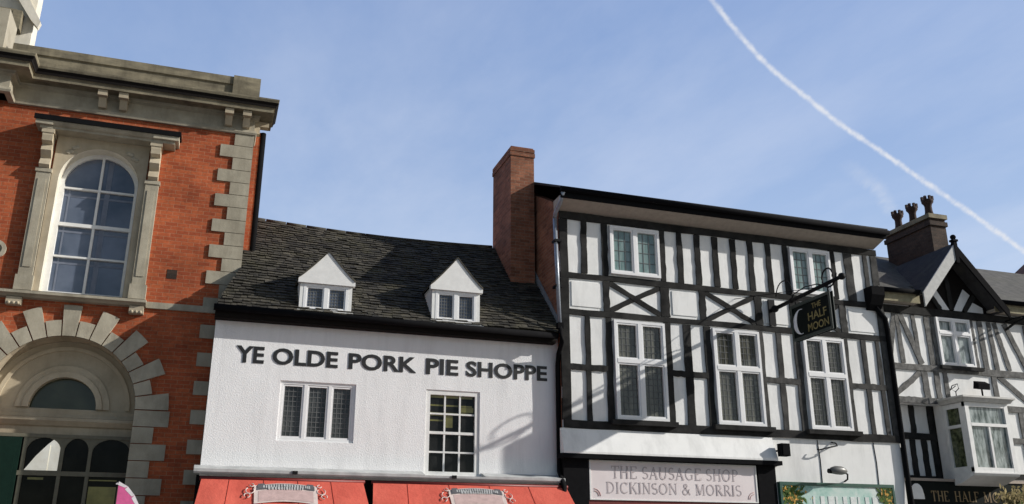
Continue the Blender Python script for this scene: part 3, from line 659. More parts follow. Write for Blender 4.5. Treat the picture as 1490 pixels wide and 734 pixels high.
for a, b, lbl in ((7.88,9.06,'leftmost tall four-light window of the middle floor'),(10.22,11.38,'middle tall four-light window of the middle floor'),(12.52,13.61,'right tall four-light window of the middle floor, under the hanging sign')):
    f = window(saus, a, b, 4.25, 6.32, YB-.09, 2, [5.46], .055, 'glass_brown', came=(4,1.25), mull=.085, depth=.1, label=lbl, sill=False)
    mb = MB(); mb.box(a-.14,b+.16,YB-.17,YB-.056,4.14,4.235); mb.build('sill', M['timber'], f)
# coved eaves, gutter, roof
mb = MB(); mb.prism_x([(YB,8.64),(-.62,8.78),(-.62,8.84),(YB,8.84)], X0-.12, X1-.04); mb.build('eaves_cove', M['cove'], saus)
mb = MB(); mb.box(X0-.14,X1-.02,-.66,-.622,8.76,8.96); mb.build('fascia', M['black'], saus)
mb = MB(); mb.tube([(X0-.16,-.71,8.93),(X1,-.71,8.90)], .06, 10); mb.build('gutter', M['black'], saus)
mb = MB(); mb.prism_x([(-.68,8.97),(-.68,9.01),(2.7,10.54),(2.7,10.46)], X0-.06, X1+.02); mb.prism_x([(2.7,10.46),(2.7,10.54),(4.35,9.5),(4.35,9.42)], X0-.06, X1+.02); mb.build('roof', M['slate_blue'], saus)
mb = MB(); mb.box(X0-.08,X0+.3,-.1,.02,9.18,9.30) if False else mb.prism_x([(1.7,10.02),(1.7,10.10),(2.1,10.28),(2.1,10.20)], X0-.05, X0+.15); mb.build('verge_mortar', M['plaster_plain'], saus)
mb = MB(); mb.tube([(6.63,-.68,8.88),(6.63,-.5,8.70),(6.63,-.22,8.58),(6.63,-.16,8.45)], .045, 8); mb.tube([(6.63,-.16,8.47),(6.63,-.34,6.1)], .045, 8); mb.build('downpipe', M['pipe_grey'], saus)
mb = MB(); mb.tube([(6.63,-.35,6.1),(6.64,-.38,5.95),(6.66,-.37,5.72),(6.665,-.16,5.52),(6.665,-.10,5.3),(6.665,-.10,3.2),(6.665,-.36,2.9),(6.665,-.36,.1)], .05, 8); mb.box(6.57,6.69,-.41,-.29,6.0,6.12); mb.build('downpipe', M['black'], saus)
for z in (7.9, 6.9): mb = MB(); mb.box(6.57,6.72,-.31,-.12,z,z+.05); mb.build('pipe_bracket', M['iron'], saus)
# jettied white fascia
mb = MB(); mb.prism_x([(YB-.001,3.55),(-.38,3.53),(-.38,3.57),(YB-.04,4.03),(YB-.001,4.03)], 6.66, 11.50); mb.build('jetty_board', M['plaster_plain'], saus)
mb = MB(); mb.box(6.62,11.60,-.375,-.10,3.44,3.528); mb.box(6.70,7.22,-.24,-.0,0,3.438); mb.box(11.07,11.50,-.24,0,0,3.438); mb.box(7.22,11.07,-.15,0,2.3,3.438); mb.build('shopfront_frame', M['black'], saus)
mb = MB(); mb.box(7.22,11.07,-.2,-.1505,2.38,2.665); mb.box(7.22,11.07,-.1,0,0,.6); mb.build('red_stallboard', M['red_paint'], saus)
mb = MB(); mb.face([(7.22,-.05,.6),(11.07,-.05,.6),(11.07,-.05,2.38),(7.22,-.05,2.38)]); mb.build('shop_window', M['glass_shop'], saus)
# white rendered bay on the right with joints
mb = MB(); mb.box(11.505,14.86,YB-.01,YB+.05,0,4.05); mb.build('render', M['plaster_plain'], saus)
for x, z0 in ((12.66,3.12),(14.13,3.12)): mb = MB(); mb.tube([(x,YB-.018,4.03),(x+.03,YB-.018,3.6),(x+.02,YB-.018,z0)], .009, 6); mb.build('cable', M['iron'], saus)

# sign of the sausage shop
sg = thing('shop_sign', 'long pinkish white signboard in grey serif lettering below the white jetty', 'sign', (9.15,-.2,2.67))
mb = MB(); mb.box(7.25,11.04,-.215,-.152,2.67,3.43); bd = mb.build('board', M['sign_white'], sg)
mb = MB(); z0 = 3.43
for a in ((7.25,11.04,3.40,3.43),(7.25,11.04,2.67,2.69)): mb.box(a[0],a[1],-.228,-.2155,a[2],a[3])
mb.box(7.25,7.28,-.228,-.2155,2.69,3.40); mb.box(11.01,11.04,-.228,-.2155,2.69,3.40); mb.build('border', M['white_wood'], sg)
mb = MB(); roman(mb, 'THE SAUSAGE SHOP', 7.72, 10.62, 3.09, 3.33, -.219, 0, .9); mb.build('lettering', M['text_grey'], sg, recalc=False)
mb = MB(); roman(mb, 'DICKINSON & MORRIS', 7.60, 10.68, 2.80, 3.02, -.219, 0, .9); mb.build('lettering', M['text_grey'], sg, recalc=False)
mb = MB()
for s, cx in ((1,7.34),(-1,10.95)):
    for r in (.10,.14): 
        pts = [(cx+s*r*math.cos(R(t)), -.2185, 2.74+r*math.sin(R(t))) for t in range(0,91,10)]; mb.tube(pts, .006, 4)
mb.build('corner_ornament', M['text_red'], sg)

# green framed board with painted fruit and leaves
gs = thing('painted_board', 'green framed pale teal board with painted foliage at its corners, on the white rendered wall', 'sign', (13,-.25,1.9))
mb = MB(); mb.box(11.60,14.42,-.26,-.195,2.02,3.05); mb.build('board', M['teal_board'], gs)
mb = MB()
mb.box(11.55,14.47,-.285,-.192,3.05,3.115); mb.box(11.55,14.47,-.285,-.192,1.955,2.02); mb.box(11.55,11.60,-.284,-.192,2.02,3.05); mb.box(14.42,14.47,-.284,-.192,2.02,3.05); mb.build('frame', M['green_frame'], gs)
def leaves(name, mat, parent, c, ext, n, s, label=None):
    mb = MB()
    for i in range(n):
        p = Vector((c[0]+random.gauss(0,ext[0]), c[1]+random.uniform(-1,1)*ext[1], c[2]+random.gauss(0,ext[2])))
        a = random.uniform(0,6.28); d = Vector((math.cos(a), random.uniform(-.3,.3), math.sin(a))); u = d.cross(Vector((0,1,0))).normalized(); L = s*random.uniform(.6,1.3)
        mb.face([p, p+d*L*.5+u*L*.22, p+d*L, p+d*L*.5-u*L*.22])
    o = mb.build(name, mat, parent, recalc=False)
    return o
for cx, sx in ((11.85,.16),(14.26,.08)):
    def clampd(o, x0, x1):
        for v in o.data.vertices: v.co.x = min(max(v.co.x, x0), x1); v.co.z = min(max(v.co.z, 2.1), 3.045); v.co.y = min(max(v.co.y, -.282), -.262)
    clampd(leaves('painted_leaves', M['foliage'], gs, (cx,-.272,2.86), (sx,.008,.12), 150, .13), 11.61, 14.41)
    clampd(leaves('painted_fruit', M['petal'], gs, (cx+.02,-.276,2.84), (sx,.006,.10), 60, .08), 11.61, 14.41)
mb = MB()
fp = plain('white_print', (.66,.70,.68), .6)
for i in range(9): x = 12.35+i*.19; mb = MB(); mb.box(x,x+.05+.05*(i%3),-.268,-.2605,2.60,2.84); mb.build('faded_print', fp, gs)

# lamps and little brackets on the facades
fl = thing('floodlight', 'square black box floodlight at the right end of the white jetty board', 'lamp', (11.62,-.4,3.6))
mb = MB(); mb.box(11.515,11.72,-.52,-.36,3.62,3.88); mb.box(11.535,11.70,-.535,-.5205,3.64,3.86); mb.build('housing', M['black'], fl)
mb = MB(); mb.tube([(11.58,-.36,3.75),(11.58,-.2,3.75)], .02); mb.build('arm', M['iron'], fl)
sl = thing('sign_lamp', 'grey oval swan-neck lamp reaching out over the teal board', 'lamp', (13.05,-.2,3.2))
mb = MB(); mb.tube([(13.25,-.20,3.16),(13.24,-.32,3.20),(13.16,-.44,3.29),(12.98,-.52,3.345)], [.018]*4); mb.build('arm', M['iron'], sl)
mb = MB(); mb.tube([(12.62,-.55,3.34),(12.67,-.55,3.35),(12.78,-.55,3.36),(12.92,-.55,3.355),(13.02,-.55,3.345),(13.07,-.55,3.34)], [.02,.065,.09,.09,.06,.015], 12); mb.build('head', plain('grey_lamp', (.16,.16,.15), .4), sl)
mb = MB(); mb.tube([(12.60,-.545,3.34),(12.80,-.545,3.33)], .05, 8); mb.build('cap', M['iron'], sl)
hk = thing('hook_bracket', 'small grey iron hook bracket just under the lowest timber rail', 'bracket', (12.9,-.2,3.8))
mb = MB(); mb.tube([(13.02,-.20,3.99),(13.06,-.30,3.96),(13.04,-.36,3.90),(12.90,-.38,3.87),(12.75,-.36,3.84),(12.60,-.32,3.80),(12.57,-.28,3.82)], .016, 6); mb.tube([(13.02,-.2,3.90),(12.93,-.33,3.88)], .013, 6); mb.build('arm', M['iron'], hk)

# =================================================================== HANGING SIGN
hs = thing('hanging_sign', 'black hanging pub sign with white crescent moon and gold letters on an iron bracket', 'sign', (11.85,-.2,6.85))
PX = 11.78
mb = MB(); mb.tube([(PX+.02,YB-.02,6.86),(PX-.04,-2.72,6.92)], [.045,.04], 10); mb.build('pole', M['iron'], hs)
for q in ((PX+.01,-.36,6.86,.085),(PX-.04,-2.74,6.92,.075),(PX,-1.0,6.88,.06)): mb = MB(); mb.ball(q[:3], q[3]); mb.build('finial', M['iron'], hs)
mb = MB(); mb.box(PX-.07,PX+.09,YB-.07,YB-.031,6.5,7.1); mb.build('wall_plate', M['iron'], hs)
mb = MB()
sp = [(PX-.02, -2.30+.20*math.cos(R(t))*(1-t/620), 7.05+.20*math.sin(R(t))*(1-t/620)) for t in range(200,-200,-20)]; mb.tube(sp, .018, 6)
sp = [(PX, -.75-.30*math.cos(R(t)), 7.05+.34*math.sin(R(t))) for t in range(-25,181,15)]; mb.tube(sp, .014, 6)
mb.tube([(PX,-.95,6.88),(PX,-1.1,7.0),(PX,-1.5,7.05),(PX,-1.9,7.0),(PX,-2.1,6.92)], .012, 6)
mb.build('scroll', M['iron'], hs)
mb = MB(); mb.tube([(PX,YB,7.9),(PX-.03,-2.3,6.95)], .007, 5) if False else mb.tube([(PX-.9,YB,7.05),(PX-.03,-1.9,6.92)], .008, 5); mb.build('stay', M['iron'], hs)
SX = PX-.02
mb = MB(); mb.box(SX-.03,SX+.03,-2.32,-1.02,5.96,6.72); mb.build('board', M['sign_black'], hs)
mb = MB()
for s in (-1, 1):
    xf = SX+s*.031; a, b = (xf-.016, xf-.0005) if s < 0 else (xf+.0005, xf+.016)
    mb.box(a,b,-2.34,-1.0,6.67,6.735); mb.box(a,b,-2.34,-1.0,5.945,6.01); mb.box(a,b,-2.34,-2.28,6.01,6.67); mb.box(a,b,-1.06,-1.0,6.01,6.67)
mb.build('frame', plain('dark_green_black', (.010,.022,.018), .4), hs)
for y in (-1.15,-2.25): mb = MB(); mb.tube([(SX,y,6.74),(SX,y,6.90)], .014, 6); mb.build('hanger', M['iron'], hs)
mb = MB()                                                              # crescent: its horns open toward the letters (left face)
def crescent(mb, x, cy, cz, r):
    out = [(cy + r*math.cos(R(t)), cz + r*math.sin(R(t))) for t in range(70,291,10)]
    inn = [(cy - .42*r*0 - .30*r*0 + r*(.52*math.cos(R(t))) - .0, cz + r*.95*math.sin(R(t))) for t in range(285,74,-10)]
    vs = [(x, -1.30-( -1.0)*0 - p[0]*1.0, p[1]) for p in out]; ws = [(x, -1.30 - p[0], p[1]) for p in inn]
    ws = ws[::-1]
    n = min(len(vs), len(ws))
    for i in range(n-1):
        j = int(i*(len(ws)-1)/(n-1)); k = int((i+1)*(len(ws)-1)/(n-1)); mb.face([vs[i], vs[i+1], ws[k], ws[j]])
crescent(mb, SX-.0335, 0.02, 6.33, .27)
mb.build('crescent_moon', M['moon'], hs, recalc=False)
def side_text(s, y0, y1, z0, z1, x, mat, name):
    o = text_mesh(s, 0, 1, 0, 1, 0, .004, name, mat, None, .01)
    for v in o.data.vertices:
        u, d, w = v.co.x, v.co.y, v.co.z; v.co = Vector((x-.004+d, y0+(y1-y0)*u, z0+(z1-z0)*w))
    o.parent = hs; o.matrix_parent_inverse = Matrix.Translation(-Vector(hs.location)); return o
side_text('THE', -1.72, -2.02, 6.51, 6.62, SX-.034, M['gold'], 'lettering')
side_text('HALF', -1.57, -2.18, 6.28, 6.45, SX-.034, M['gold'], 'lettering')
side_text('MOON', -1.54, -2.22, 6.06, 6.22, SX-.034, M['gold'], 'lettering')

# =================================================================== AWNINGS
def awning(x0, x1, label, group):
    t = thing('awning', label, 'awning', ((x0+x1)/2,-.3,2.5), group)
    ya, za, yb, zb = -.33, 2.87, -1.75, 1.62; n = 24
    mb = MB(); rows = []
    for j in range(9):
        v = j/8; row = []
        for i in range(n+1):
            u = i/n; xa = x0 + (x1-x0)*u; xb = (x0-.30)+(x1-x0+.60)*u if False else (x0-.22)+(x1-x0+.40)*u
            x = xa + (xb-xa)*v; sagz = -.05*math.sin(math.pi*v) - .020*math.sin(math.pi*v)*math.cos(u*math.pi*8) - .012*random.random()*v*(1-v)
            row.append(mb.bm.verts.new((x, ya+(yb-ya)*v, za+(zb-za)*v+sagz)))
        rows.append(row)
    for a, b in zip(rows, rows[1:]):
        for i in range(n): f = mb.bm.faces.new([a[i], a[i+1], b[i+1], b[i]]); f.smooth = True
    cop = [[v_.co for v_ in r_] for r_ in rows]
    cop = [[Vector(q) for q in r_] for r_ in cop]
    for i in range(n):                                                  # valance
        a, b = rows[-1][i].co, rows[-1][i+1].co; mb.face([a, b, b+Vector((0,-.02,-.25)), a+Vector((0,-.02,-.25))])
    mb.build('canvas', M['red_awning'], t, recalc=False)
    for i in range(4, n, 5):
        mb = MB(); P0 = [r_[i].copy() for r_ in cop]; mb.tube([p+Vector((0,-.003,.004)) for p in P0], .004, 4); mb.build('seam', M['seam'], t)
    mb = MB(); mb.tube([(x0-.03,-.30,2.885),(x1+.03,-.30,2.885)], .035, 8); mb.build('roller', M['red_paint'], t); mb = MB(); mb.tube([(x0-.2,yb,zb-.02),(x1+.16,yb,zb-.02)], .025, 8); mb.build('front_bar', M['red_paint'], t)
    for x in (x0+.1, x1-.1): mb = MB(); mb.tube([(x,-.25,1.75),(x,-1.0,1.95),(x,yb+.05,zb-.03)], .022, 6); mb.build('arm', M['iron'], t)
    cx = (x0+x1)/2 + .02
    def S(dx, s, lift=.012):                                            # point on the canvas, s metres down the slope
        v = s/math.hypot(yb-ya, zb-za); return (cx+dx*1.0, ya+(yb-ya)*v - .0*lift, za+(zb-za)*v - .05*math.sin(math.pi*v) + lift)
    def patch(mb, pts, lift): mb.face([S(a, b, lift) for a, b in pts])
    top = lambda u: .20 - .055*math.cos(u/.48*math.pi/2)
    def band(nm, mat, hw, off, h, lift):
        mb = MB(); up = [(-hw+2*hw*i/14, top(-hw+2*hw*i/14)+off) for i in range(15)]
        for (a, b), (c, d) in zip(up, up[1:]): mb.face([S(a,b,lift),S(c,d,lift),S(c,d+h,lift),S(a,b+h,lift)])
        return mb.build(nm, mat, t, recalc=False)
    band('badge', M['logo_white'], .53, -.04, .44, .03)
    band('badge_field', M['logo_pink'], .46, .11, .26, .036)
    band('badge_band', M['logo_dark'], .485, -.012, .105, .042)
    for s in (-1, 1):
        mb = MB()
        for cxx, czz, r, q0, q1 in ((.60,.30,.07,-60,230),(.57,.17,.035,0,300),(.645,.42,.05,90,400)):
            mb.tube([S(s*(cxx+r*math.cos(R(q))), czz+r*math.sin(R(q)), .034) for q in range(q0,q1,20)], .009, 5)
        mb.build('badge_scroll', M['logo_white'], t)
        mb = MB(); mb.face([S(s*.47,.15,.047),S(s*.36,.14,.047),S(s*.33,.24,.047),S(s*.40,.27,.047),S(s*.47,.25,.047)]); mb.build('badge_corner', M['logo_dark'], t, recalc=False)
    rr = random.Random(3)
    mb = MB(); u = -.42
    while u < .42:
        w_ = rr.uniform(.015,.034); a_ = top(u)+rr.uniform(.008,.016); b_ = top(u)+rr.uniform(.065,.08)
        if abs(u) < .40: mb.face([S(u,a_,.052),S(u+w_,a_,.052),S(u+w_,b_,.052),S(u,b_,.052)])
        u += w_+rr.uniform(.010,.022)
    u = -.30
    while u < .30:
        w_ = rr.uniform(.02,.04); mb.face([S(u,.225,.052),S(u+w_,.225,.052),S(u+w_,.285,.052),S(u,.285,.052)]); u += w_+.018
    tag(mb.build('badge_print', M['logo_grey'], t, recalc=False), kind=None)
    return t
awning(.04, 2.80, 'left red canvas shop awning with cream scroll badge', 'red awnings of the pie shop')
awning(2.98, 6.72, 'right and wider red canvas shop awning with cream scroll badge', 'red awnings of the pie shop')

# pink feather banner
bn = thing('feather_banner', 'pink and white feather banner standing before the brick hall entrance', 'banner', (-1.2,-.3,0))
mb = MB(); P1 = [(-1.25,2.80),(-1.10,2.72),(-.98,2.58),(-.89,2.42),(-.84,2.1),(-.84,1.0),(-1.25,1.0)]
mb.prism(P1[::-1], -.302, -.298); mb.build('cloth', M['pink'], bn)
mb = MB()
for a, b in zip(P1[:5], P1[1:6]): mb.face([(a[0],-.304,a[1]),(b[0],-.304,b[1]),(b[0]-.045,-.304,b[1]-.02),(a[0]-.045,-.304,a[1]-.045)])
mb.build('edge_stripe', M['white_cloth'], bn, recalc=False)
mb = MB(); mb.tube([(-1.27,-.3,.02),(-1.27,-.3,2.7),(-1.25,-.3,2.82)], .014, 6); mb.build('pole', M['iron'], bn)
mb = MB(); mb.lathe(-1.27,-.3,[(.28,-.008),(.28,.03),(.05,.06),(.03,.12)]); mb.build('base', M['iron'], bn)

# =================================================================== PUB (right, lower, half-timbered with gable)
pub = thing('half_timbered_pub', 'lower black and white timbered pub with dark gable and bay window, at the right', 'building', (18,1,0))
YP = 0.0; PX0, PX1 = 14.905, 23.5
mb = MB(); mb.box(PX0,PX1,YP,YP+.3,5.02,7.45); mb.box(16.42,PX1,YP+.001,YP+.3,3.3,5.019); mb.build('plaster_infill', M['plaster'], pub)
mb = MB(); mb.box(PX0,16.419,YP+.36,YP+.5,3.2,5.3); lab(mb.build('recessed_infill', M['plaster'], pub), 'shaded plaster under the jettied storey')
mb = MB(); mb.box(PX0,16.419,YP+.02,YP+.359,5.022,5.06); mb.build('jetty_soffit', M['black_soft'], pub)
mb = MB(); mb.box(PX0,PX1,.51,6,0,7.45); mb.prism_x([(.3,7.45),(6,7.45),(2.6,9.6)], PX0, PX0+.2); mb.build('rear_wall', M['brick_dark'], pub)
def ppost(x0, z0, x1, z1, w=.14, m='timber_grey', p=None): MB().beam(x0, z0, x1, z1, w, YP-(p or .026+random.uniform(0,.006)), YP+.02).build('timber_post', M[m], pub)
def prail(x0, x1, z, w=.14, m='timber_grey', p=.042): MB().beam(x0, z, x1, z, w, YP-p, YP+.02, seg=16).build('timber_rail', M[m], pub)
def pbrace(xa, za, xb, zb, w=.13, m='timber_grey', p=.022): MB().beam(xa, za, xb, zb, w, YP-p, YP+.02).build('timber_brace', M[m], pub)
prail(14.95, PX1, 7.25, .17, 'timber', .06); prail(14.95, PX1, 5.86, .15); prail(14.95, 16.25, 5.08, .14); MB().beam(14.95, 4.30, 16.415, 4.30, .15, YP+.315, YP+.37).build('timber_rail', M['timber'], pub)
prail(16.45, PX1, 3.40, .12, 'timber')
ppost(15.02,5.02,15.02,7.2,.13)
pbrace(15.06,5.95,15.36,7.15,.13); pbrace(15.42,7.15,15.45,5.95,.12,p=.027); pbrace(15.52,7.15,15.98,5.95,.14,p=.032); ppost(15.94,5.95,15.90,7.15,.11); ppost(16.32,5.95,16.30,7.15,.16)
ppost(16.47,5.95,16.47,7.15,.10); ppost(17.64,5.95,17.64,7.15,.14)
ppost(17.93,5.95,17.93,7.15,.15); ppost(18.26,5.95,18.22,7.15,.13); pbrace(18.66,5.95,18.40,7.15,.13); pbrace(18.72,7.15,19.25,5.95,.14,p=.03); ppost(19.4,5.95,19.4,7.15,.15); pbrace(19.6,7.15,20.1,5.95); ppost(20.4,5.95,20.4,7.15)
pbrace(15.10,5.20,15.92,5.76,.13); ppost(16.02,5.15,16.0,5.80,.17); ppost(16.36,5.15,16.36,5.80,.15); ppost(16.62,5.15,16.62,5.8,.12)
ppost(18.1,5.0,18.1,5.8,.15); pbrace(18.25,5.8,19.2,5.1); prail(18.05,PX1,5.0,.14); ppost(18.75,3.45,18.75,4.95,.14); ppost(19.3,3.45,19.3,4.95,.14); prail(18.05,PX1,4.25,.13)
for x, za, zb in ((15.80,4.38,5.02),(16.33,3.30,5.02),(15.36,3.30,4.22),(15.70,3.30,4.22),(16.04,3.30,4.22)): MB().beam(x, za, x, zb, .15, YP+.33+random.uniform(-.005,.005), YP+.37).build('timber_post', M['timber'], pub)
MB().beam(14.95, 3.34, 16.41, 3.34, .12, YP+.318, YP+.37).build('timber_rail', M['timber'], pub)
window(pub, 16.53, 17.56, 5.95, 7.14, YP-.09, 2, [6.76], .05, 'glass_net', mull=.06, depth=.1, sill=False, label='white upper casement window with net curtain')
mb = MB(); mb.box(16.45,17.72,YP-.15,YP-.07,5.86,5.945); mb.build('sill', M['timber'], pub)
# square bay window
BY, BX0, BX1, BZ0, BZ1 = -.70, 16.37, 17.62, 3.42, 4.98
bay = MB(); bay.prism_x([(YP,BZ0-.28),(-.30,BZ0-.22),(BY+.02,BZ0-.08),(BY-.02,BZ0-.03),(BY-.02,BZ0),(YP,BZ0)], BX0-.03, BX1+.03); bayo = bay.build('bay_window', M['white_wood'], pub)
b = MB()
b.box(BX0,BX1,BY,BY+.09,BZ0+.001,BZ0+.10); b.box(BX0,BX1,BY,BY+.09,BZ1-.10,BZ1); b.box(BX0,BX0+.11,BY-.003,BY+.09,BZ0+.001,BZ1); b.box(BX1-.11,BX1,BY-.003,BY+.09,BZ0+.001,BZ1)
b.box(BX0+.11,BX1-.11,BY-.006,BY+.08,4.44,4.51); cx = (BX0+BX1)/2; b.box(cx-.025,cx+.025,BY+.002,BY+.08,BZ0+.10,4.44)
for s, xx in ((-1,BX0),(1,BX1)):
    xa, xb = (xx, xx+.08) if s < 0 else (xx-.08, xx)
    b.box(xa+.001,xb-.001,BY+.09,YP,BZ0+.002,BZ0+.13); b.box(xa+.001,xb-.001,BY+.09,YP,BZ1-.11,BZ1-.001); b.box(xa,xb,BY+.09,BY+.19,BZ0+.13,BZ1-.11); b.box(xa,xb,YP-.12,YP,BZ0+.13,BZ1-.11); b.box(xa-.004*(s<0),xb+.004*(s>0),BY+.19,YP-.12,4.42,4.49)
b.build('frame', M['white_wood'], bayo)
b = MB(); b.face([(BX0+.1,BY+.05,BZ0+.09),(cx,BY+.05,BZ0+.09),(cx,BY+.05,4.45),(BX0+.1,BY+.05,4.45)]); b.build('pane', M['glass_net'], bayo)
b = MB(); b.face([(cx,BY+.05,BZ0+.09),(BX1-.1,BY+.05,BZ0+.09),(BX1-.1,BY+.05,4.45),(cx,BY+.05,4.45)]); b.build('pane', M['glass_net'], bayo)
b = MB(); b.face([(BX0+.1,BY+.05,4.45),(BX1-.1,BY+.05,4.45),(BX1-.1,BY+.05,BZ1-.09),(BX0+.1,BY+.05,BZ1-.09)]); b.build('pane', M['glass_net'], bayo)
for xx in (BX0+.04, BX1-.04):
    b = MB(); b.face([(xx,BY+.15,BZ0+.1),(xx,YP-.1,BZ0+.1),(xx,YP-.1,BZ1-.1),(xx,BY+.15,BZ1-.1)]); b.build('pane', M['glass_leafy'], bayo)
b = MB(); sweep(b, [(BX0,YP),(BX0,BY),(BX1,BY),(BX1,YP)], [(-.02,4.981),(.06,4.985),(.10,5.05),(.14,5.07),(.14,5.11),(-.02,5.14)]); b.box(BX0+.02,BX1-.02,BY+.02,YP,5.0,5.13); b.build('canopy', plain('grey_white_lead', (.50,.49,.46), .6), bayo)
# main roof, left part, gutter
mb = MB()
for a, b in ((PX0-.1,15.93),(18.22,PX1)): mb.prism_x([(-.32,7.58),(-.32,7.66),(.03,7.895),(.03,7.815)], a, b)
mb.prism_x([(.03,7.815),(.03,7.895),(2.6,9.62),(2.6,9.54)], PX0-.1, PX1); mb.prism_x([(2.6,9.54),(2.6,9.62),(6.2,7.5),(6.2,7.4)], PX0-.1, PX1); mb.build('roof', M['slate_grey'], pub)
for a, b in ((14.75,15.90),(18.25,PX1)):
    mb = MB(); mb.tube([(a,-.38,7.60),(b,-.38,7.62)], .06, 8); mb.build('gutter', M['black'], pub)
for a, b in ((PX0-.1,15.93),(18.22,PX1)): mb = MB(); mb.box(a,b,-.30,-.28,7.36,7.58); mb.build('fascia_board', M['fasc'], pub)
for a, b in ((PX0,15.93),(18.22,PX1)): mb = MB(); mb.box(a,b,-.279,-.0,7.38,7.44); mb.build('soffit', M['cove'], pub)
# gable
GX, GA, GB, GH = 17.02, 8.87, 7.58, 1.13
GL, GR = GX-GH-.04, GX+GH+.22
gz = lambda x: GA - (GA-GB)*abs(x-GX)/GH
mb = MB(); mb.prism([(GL,7.33),(GR,7.33),(GR,gz(GR)),(GX,GA-.02),(GL,gz(GL))], YP-.02, YP+.02); gw = mb.build('gable_wall', M['black_soft'], pub)
mb = MB()
for (a, b_, c, d) in ((16.30,7.35,16.62,7.40),):
    pass
for q in ([(16.84,7.36),(17.05,7.36),(16.72,7.86),(16.54,7.78)], [(17.17,7.36),(17.42,7.36),(17.76,7.80),(17.57,7.94)], [(17.60,7.36),(18.10,7.36),(18.10,7.50),(17.80,7.62)]): mb = MB(); mb.prism(q, YP-.034, YP-.021); mb.build('gable_infill', M['plaster'], gw)
for (xa, za, xb, zb) in ((17.11,7.36,17.05,8.7),(16.75,7.36,16.44,7.78),(17.50,7.36,17.86,7.78)):
    MB().beam(xa, za, xb, zb, .12, YP-.06, YP-.035).build('gable_timber', M['timber'], gw)
mb = MB()                                                              # gable roof slopes, running back into the main roof
for s, xe in ((-1, GL), (1, GR)):
    ze = gz(xe); xr, zr = GX, GA
    mb.hexa([(xe,-.52,ze),(xr,-.52,zr),(xr,2.3,zr),(xe,2.3,ze),(xe,-.52,ze+.07),(xr,-.52,zr+.07),(xr,2.3,zr+.07),(xe,2.3,ze+.07)])
mb.build('gable_roof', M['slate_blue'], gw)
mb = MB(); mb.hexa([(GL+.03,-.48,gz(GL+.03)-.03),(GX-.03,-.48,GA-.065),(GX-.03,-.03,GA-.065),(GL+.03,-.03,gz(GL+.03)-.03),(GL+.03,-.48,gz(GL+.03)-.004),(GX-.03,-.48,GA-.039),(GX-.03,-.03,GA-.039),(GL+.03,-.03,gz(GL+.03)-.004)]); mb.build('verge_soffit', M['soffit_grey'], gw)
for s, xe in ((-1, GL-.02), (1, GR+.02)):
    ze = gz(xe); mb = MB(); w = .30 if s < 0 else .18
    P_ = [(xe,ze-w),(GX,GA-w-.02),(GX,GA+.06),(xe,ze+.06)]
    mb.prism(P_ if s < 0 else P_[::-1], -.56, -.521); lab(mb.build('bargeboard', M['soffit_grey'] if s < 0 else M['black'], gw), 'pale left bargeboard' if s < 0 else 'black right bargeboard')
mb = MB(); mb.box(GX-.05,GX+.05,-.58,-.48,GA-.45,GA+.16); mb.ball((GX,-.53,GA+.22), .07); mb.box(GX-.075,GX+.075,-.60,-.46,GA+.10,GA+.15); mb.build('finial', M['black'], gw)
# chimney with three crown pots
mb = MB(); mb.box(17.40,17.90,.5,2.15,8.2,10.02); mb.box(17.36,17.94,.46,2.19,9.82,9.94); pch = mb.build('chimney', M['brick_dark'], pub)
mb = MB(); mb.box(17.35,17.95,.45,2.20,10.02,10.14); mb.build('chimney_cap', M['stone_dark'], pch)
for y in (.72,1.30,1.85):
    mb = MB(); mb.lathe(17.64,y,[(.10,10.14),(.12,10.16),(.095,10.32),(.09,10.44),(.105,10.50),(.15,10.56),(.15,10.62),(.125,10.63)], 14)
    for q in range(7): a = 2*math.pi*q/7; mb.box(17.64+.125*math.cos(a)-.028,17.64+.125*math.cos(a)+.028,y+.125*math.sin(a)-.028,y+.125*math.sin(a)+.028,10.6,10.72)
    mb.build('chimney_pot', M['pot'], pch)
# hopper and downpipe
mb = MB(); mb.prism_x([(-.10,7.62),(-.46,7.62),(-.46,7.42),(-.34,7.2),(-.24,7.1),(-.10,7.1)], 14.42, 14.78); mb.build('rain_hopper', M['black'], pub)
mb = MB(); mb.tube([(14.62,-.28,7.15),(14.86,-.27,6.9),(14.90,-.25,6.6),(14.90,-.25,3.4),(14.88,-.30,2.5),(14.88,-.30,.1)], .055, 8); mb.build('downpipe', M['black'], pub)
# pub fascia
mb = MB(); mb.box(14.96,PX1,-.12,.36,3.24,3.30); mb.build('fascia_cornice', plain('faded_buff', (.34,.28,.23), .7), pub)
mb = MB(); mb.box(14.96,PX1,-.05,-.001,0,2.5); mb.build('shopfront', M['black'], pub)
ps = thing('pub_fascia_sign', 'black pub fascia board with dim gold serif lettering below the bay window', 'sign', (17.2,-.1,2.6))
mb = MB(); mb.box(14.98,PX1-.1,-.10,-.051,2.52,3.235); mb.build('board', M['sign_black'], ps)
mb = MB(); roman(mb, 'THE', 15.62, 16.12, 2.80, 3.03, -.104, 0); roman(mb, 'HALF', 16.27, 16.98, 2.80, 3.03, -.104, 0); roman(mb, 'MOON', 17.10, 18.05, 2.80, 3.03, -.104, 0); mb.build('lettering', M['gold_dim'], ps, recalc=False)
mb = MB(); pts = [(15.24+.19*math.cos(R(t))*(1 if math.sin(R(t)) < 0 else .85), 2.99+.19*math.sin(R(t))) for t in range(-20,201,20)]; mb.prism([(15.06,2.84),(15.42,2.84)] + pts, -.114, -.1005); mb.build('white_emblem', M['white_wood'], ps)
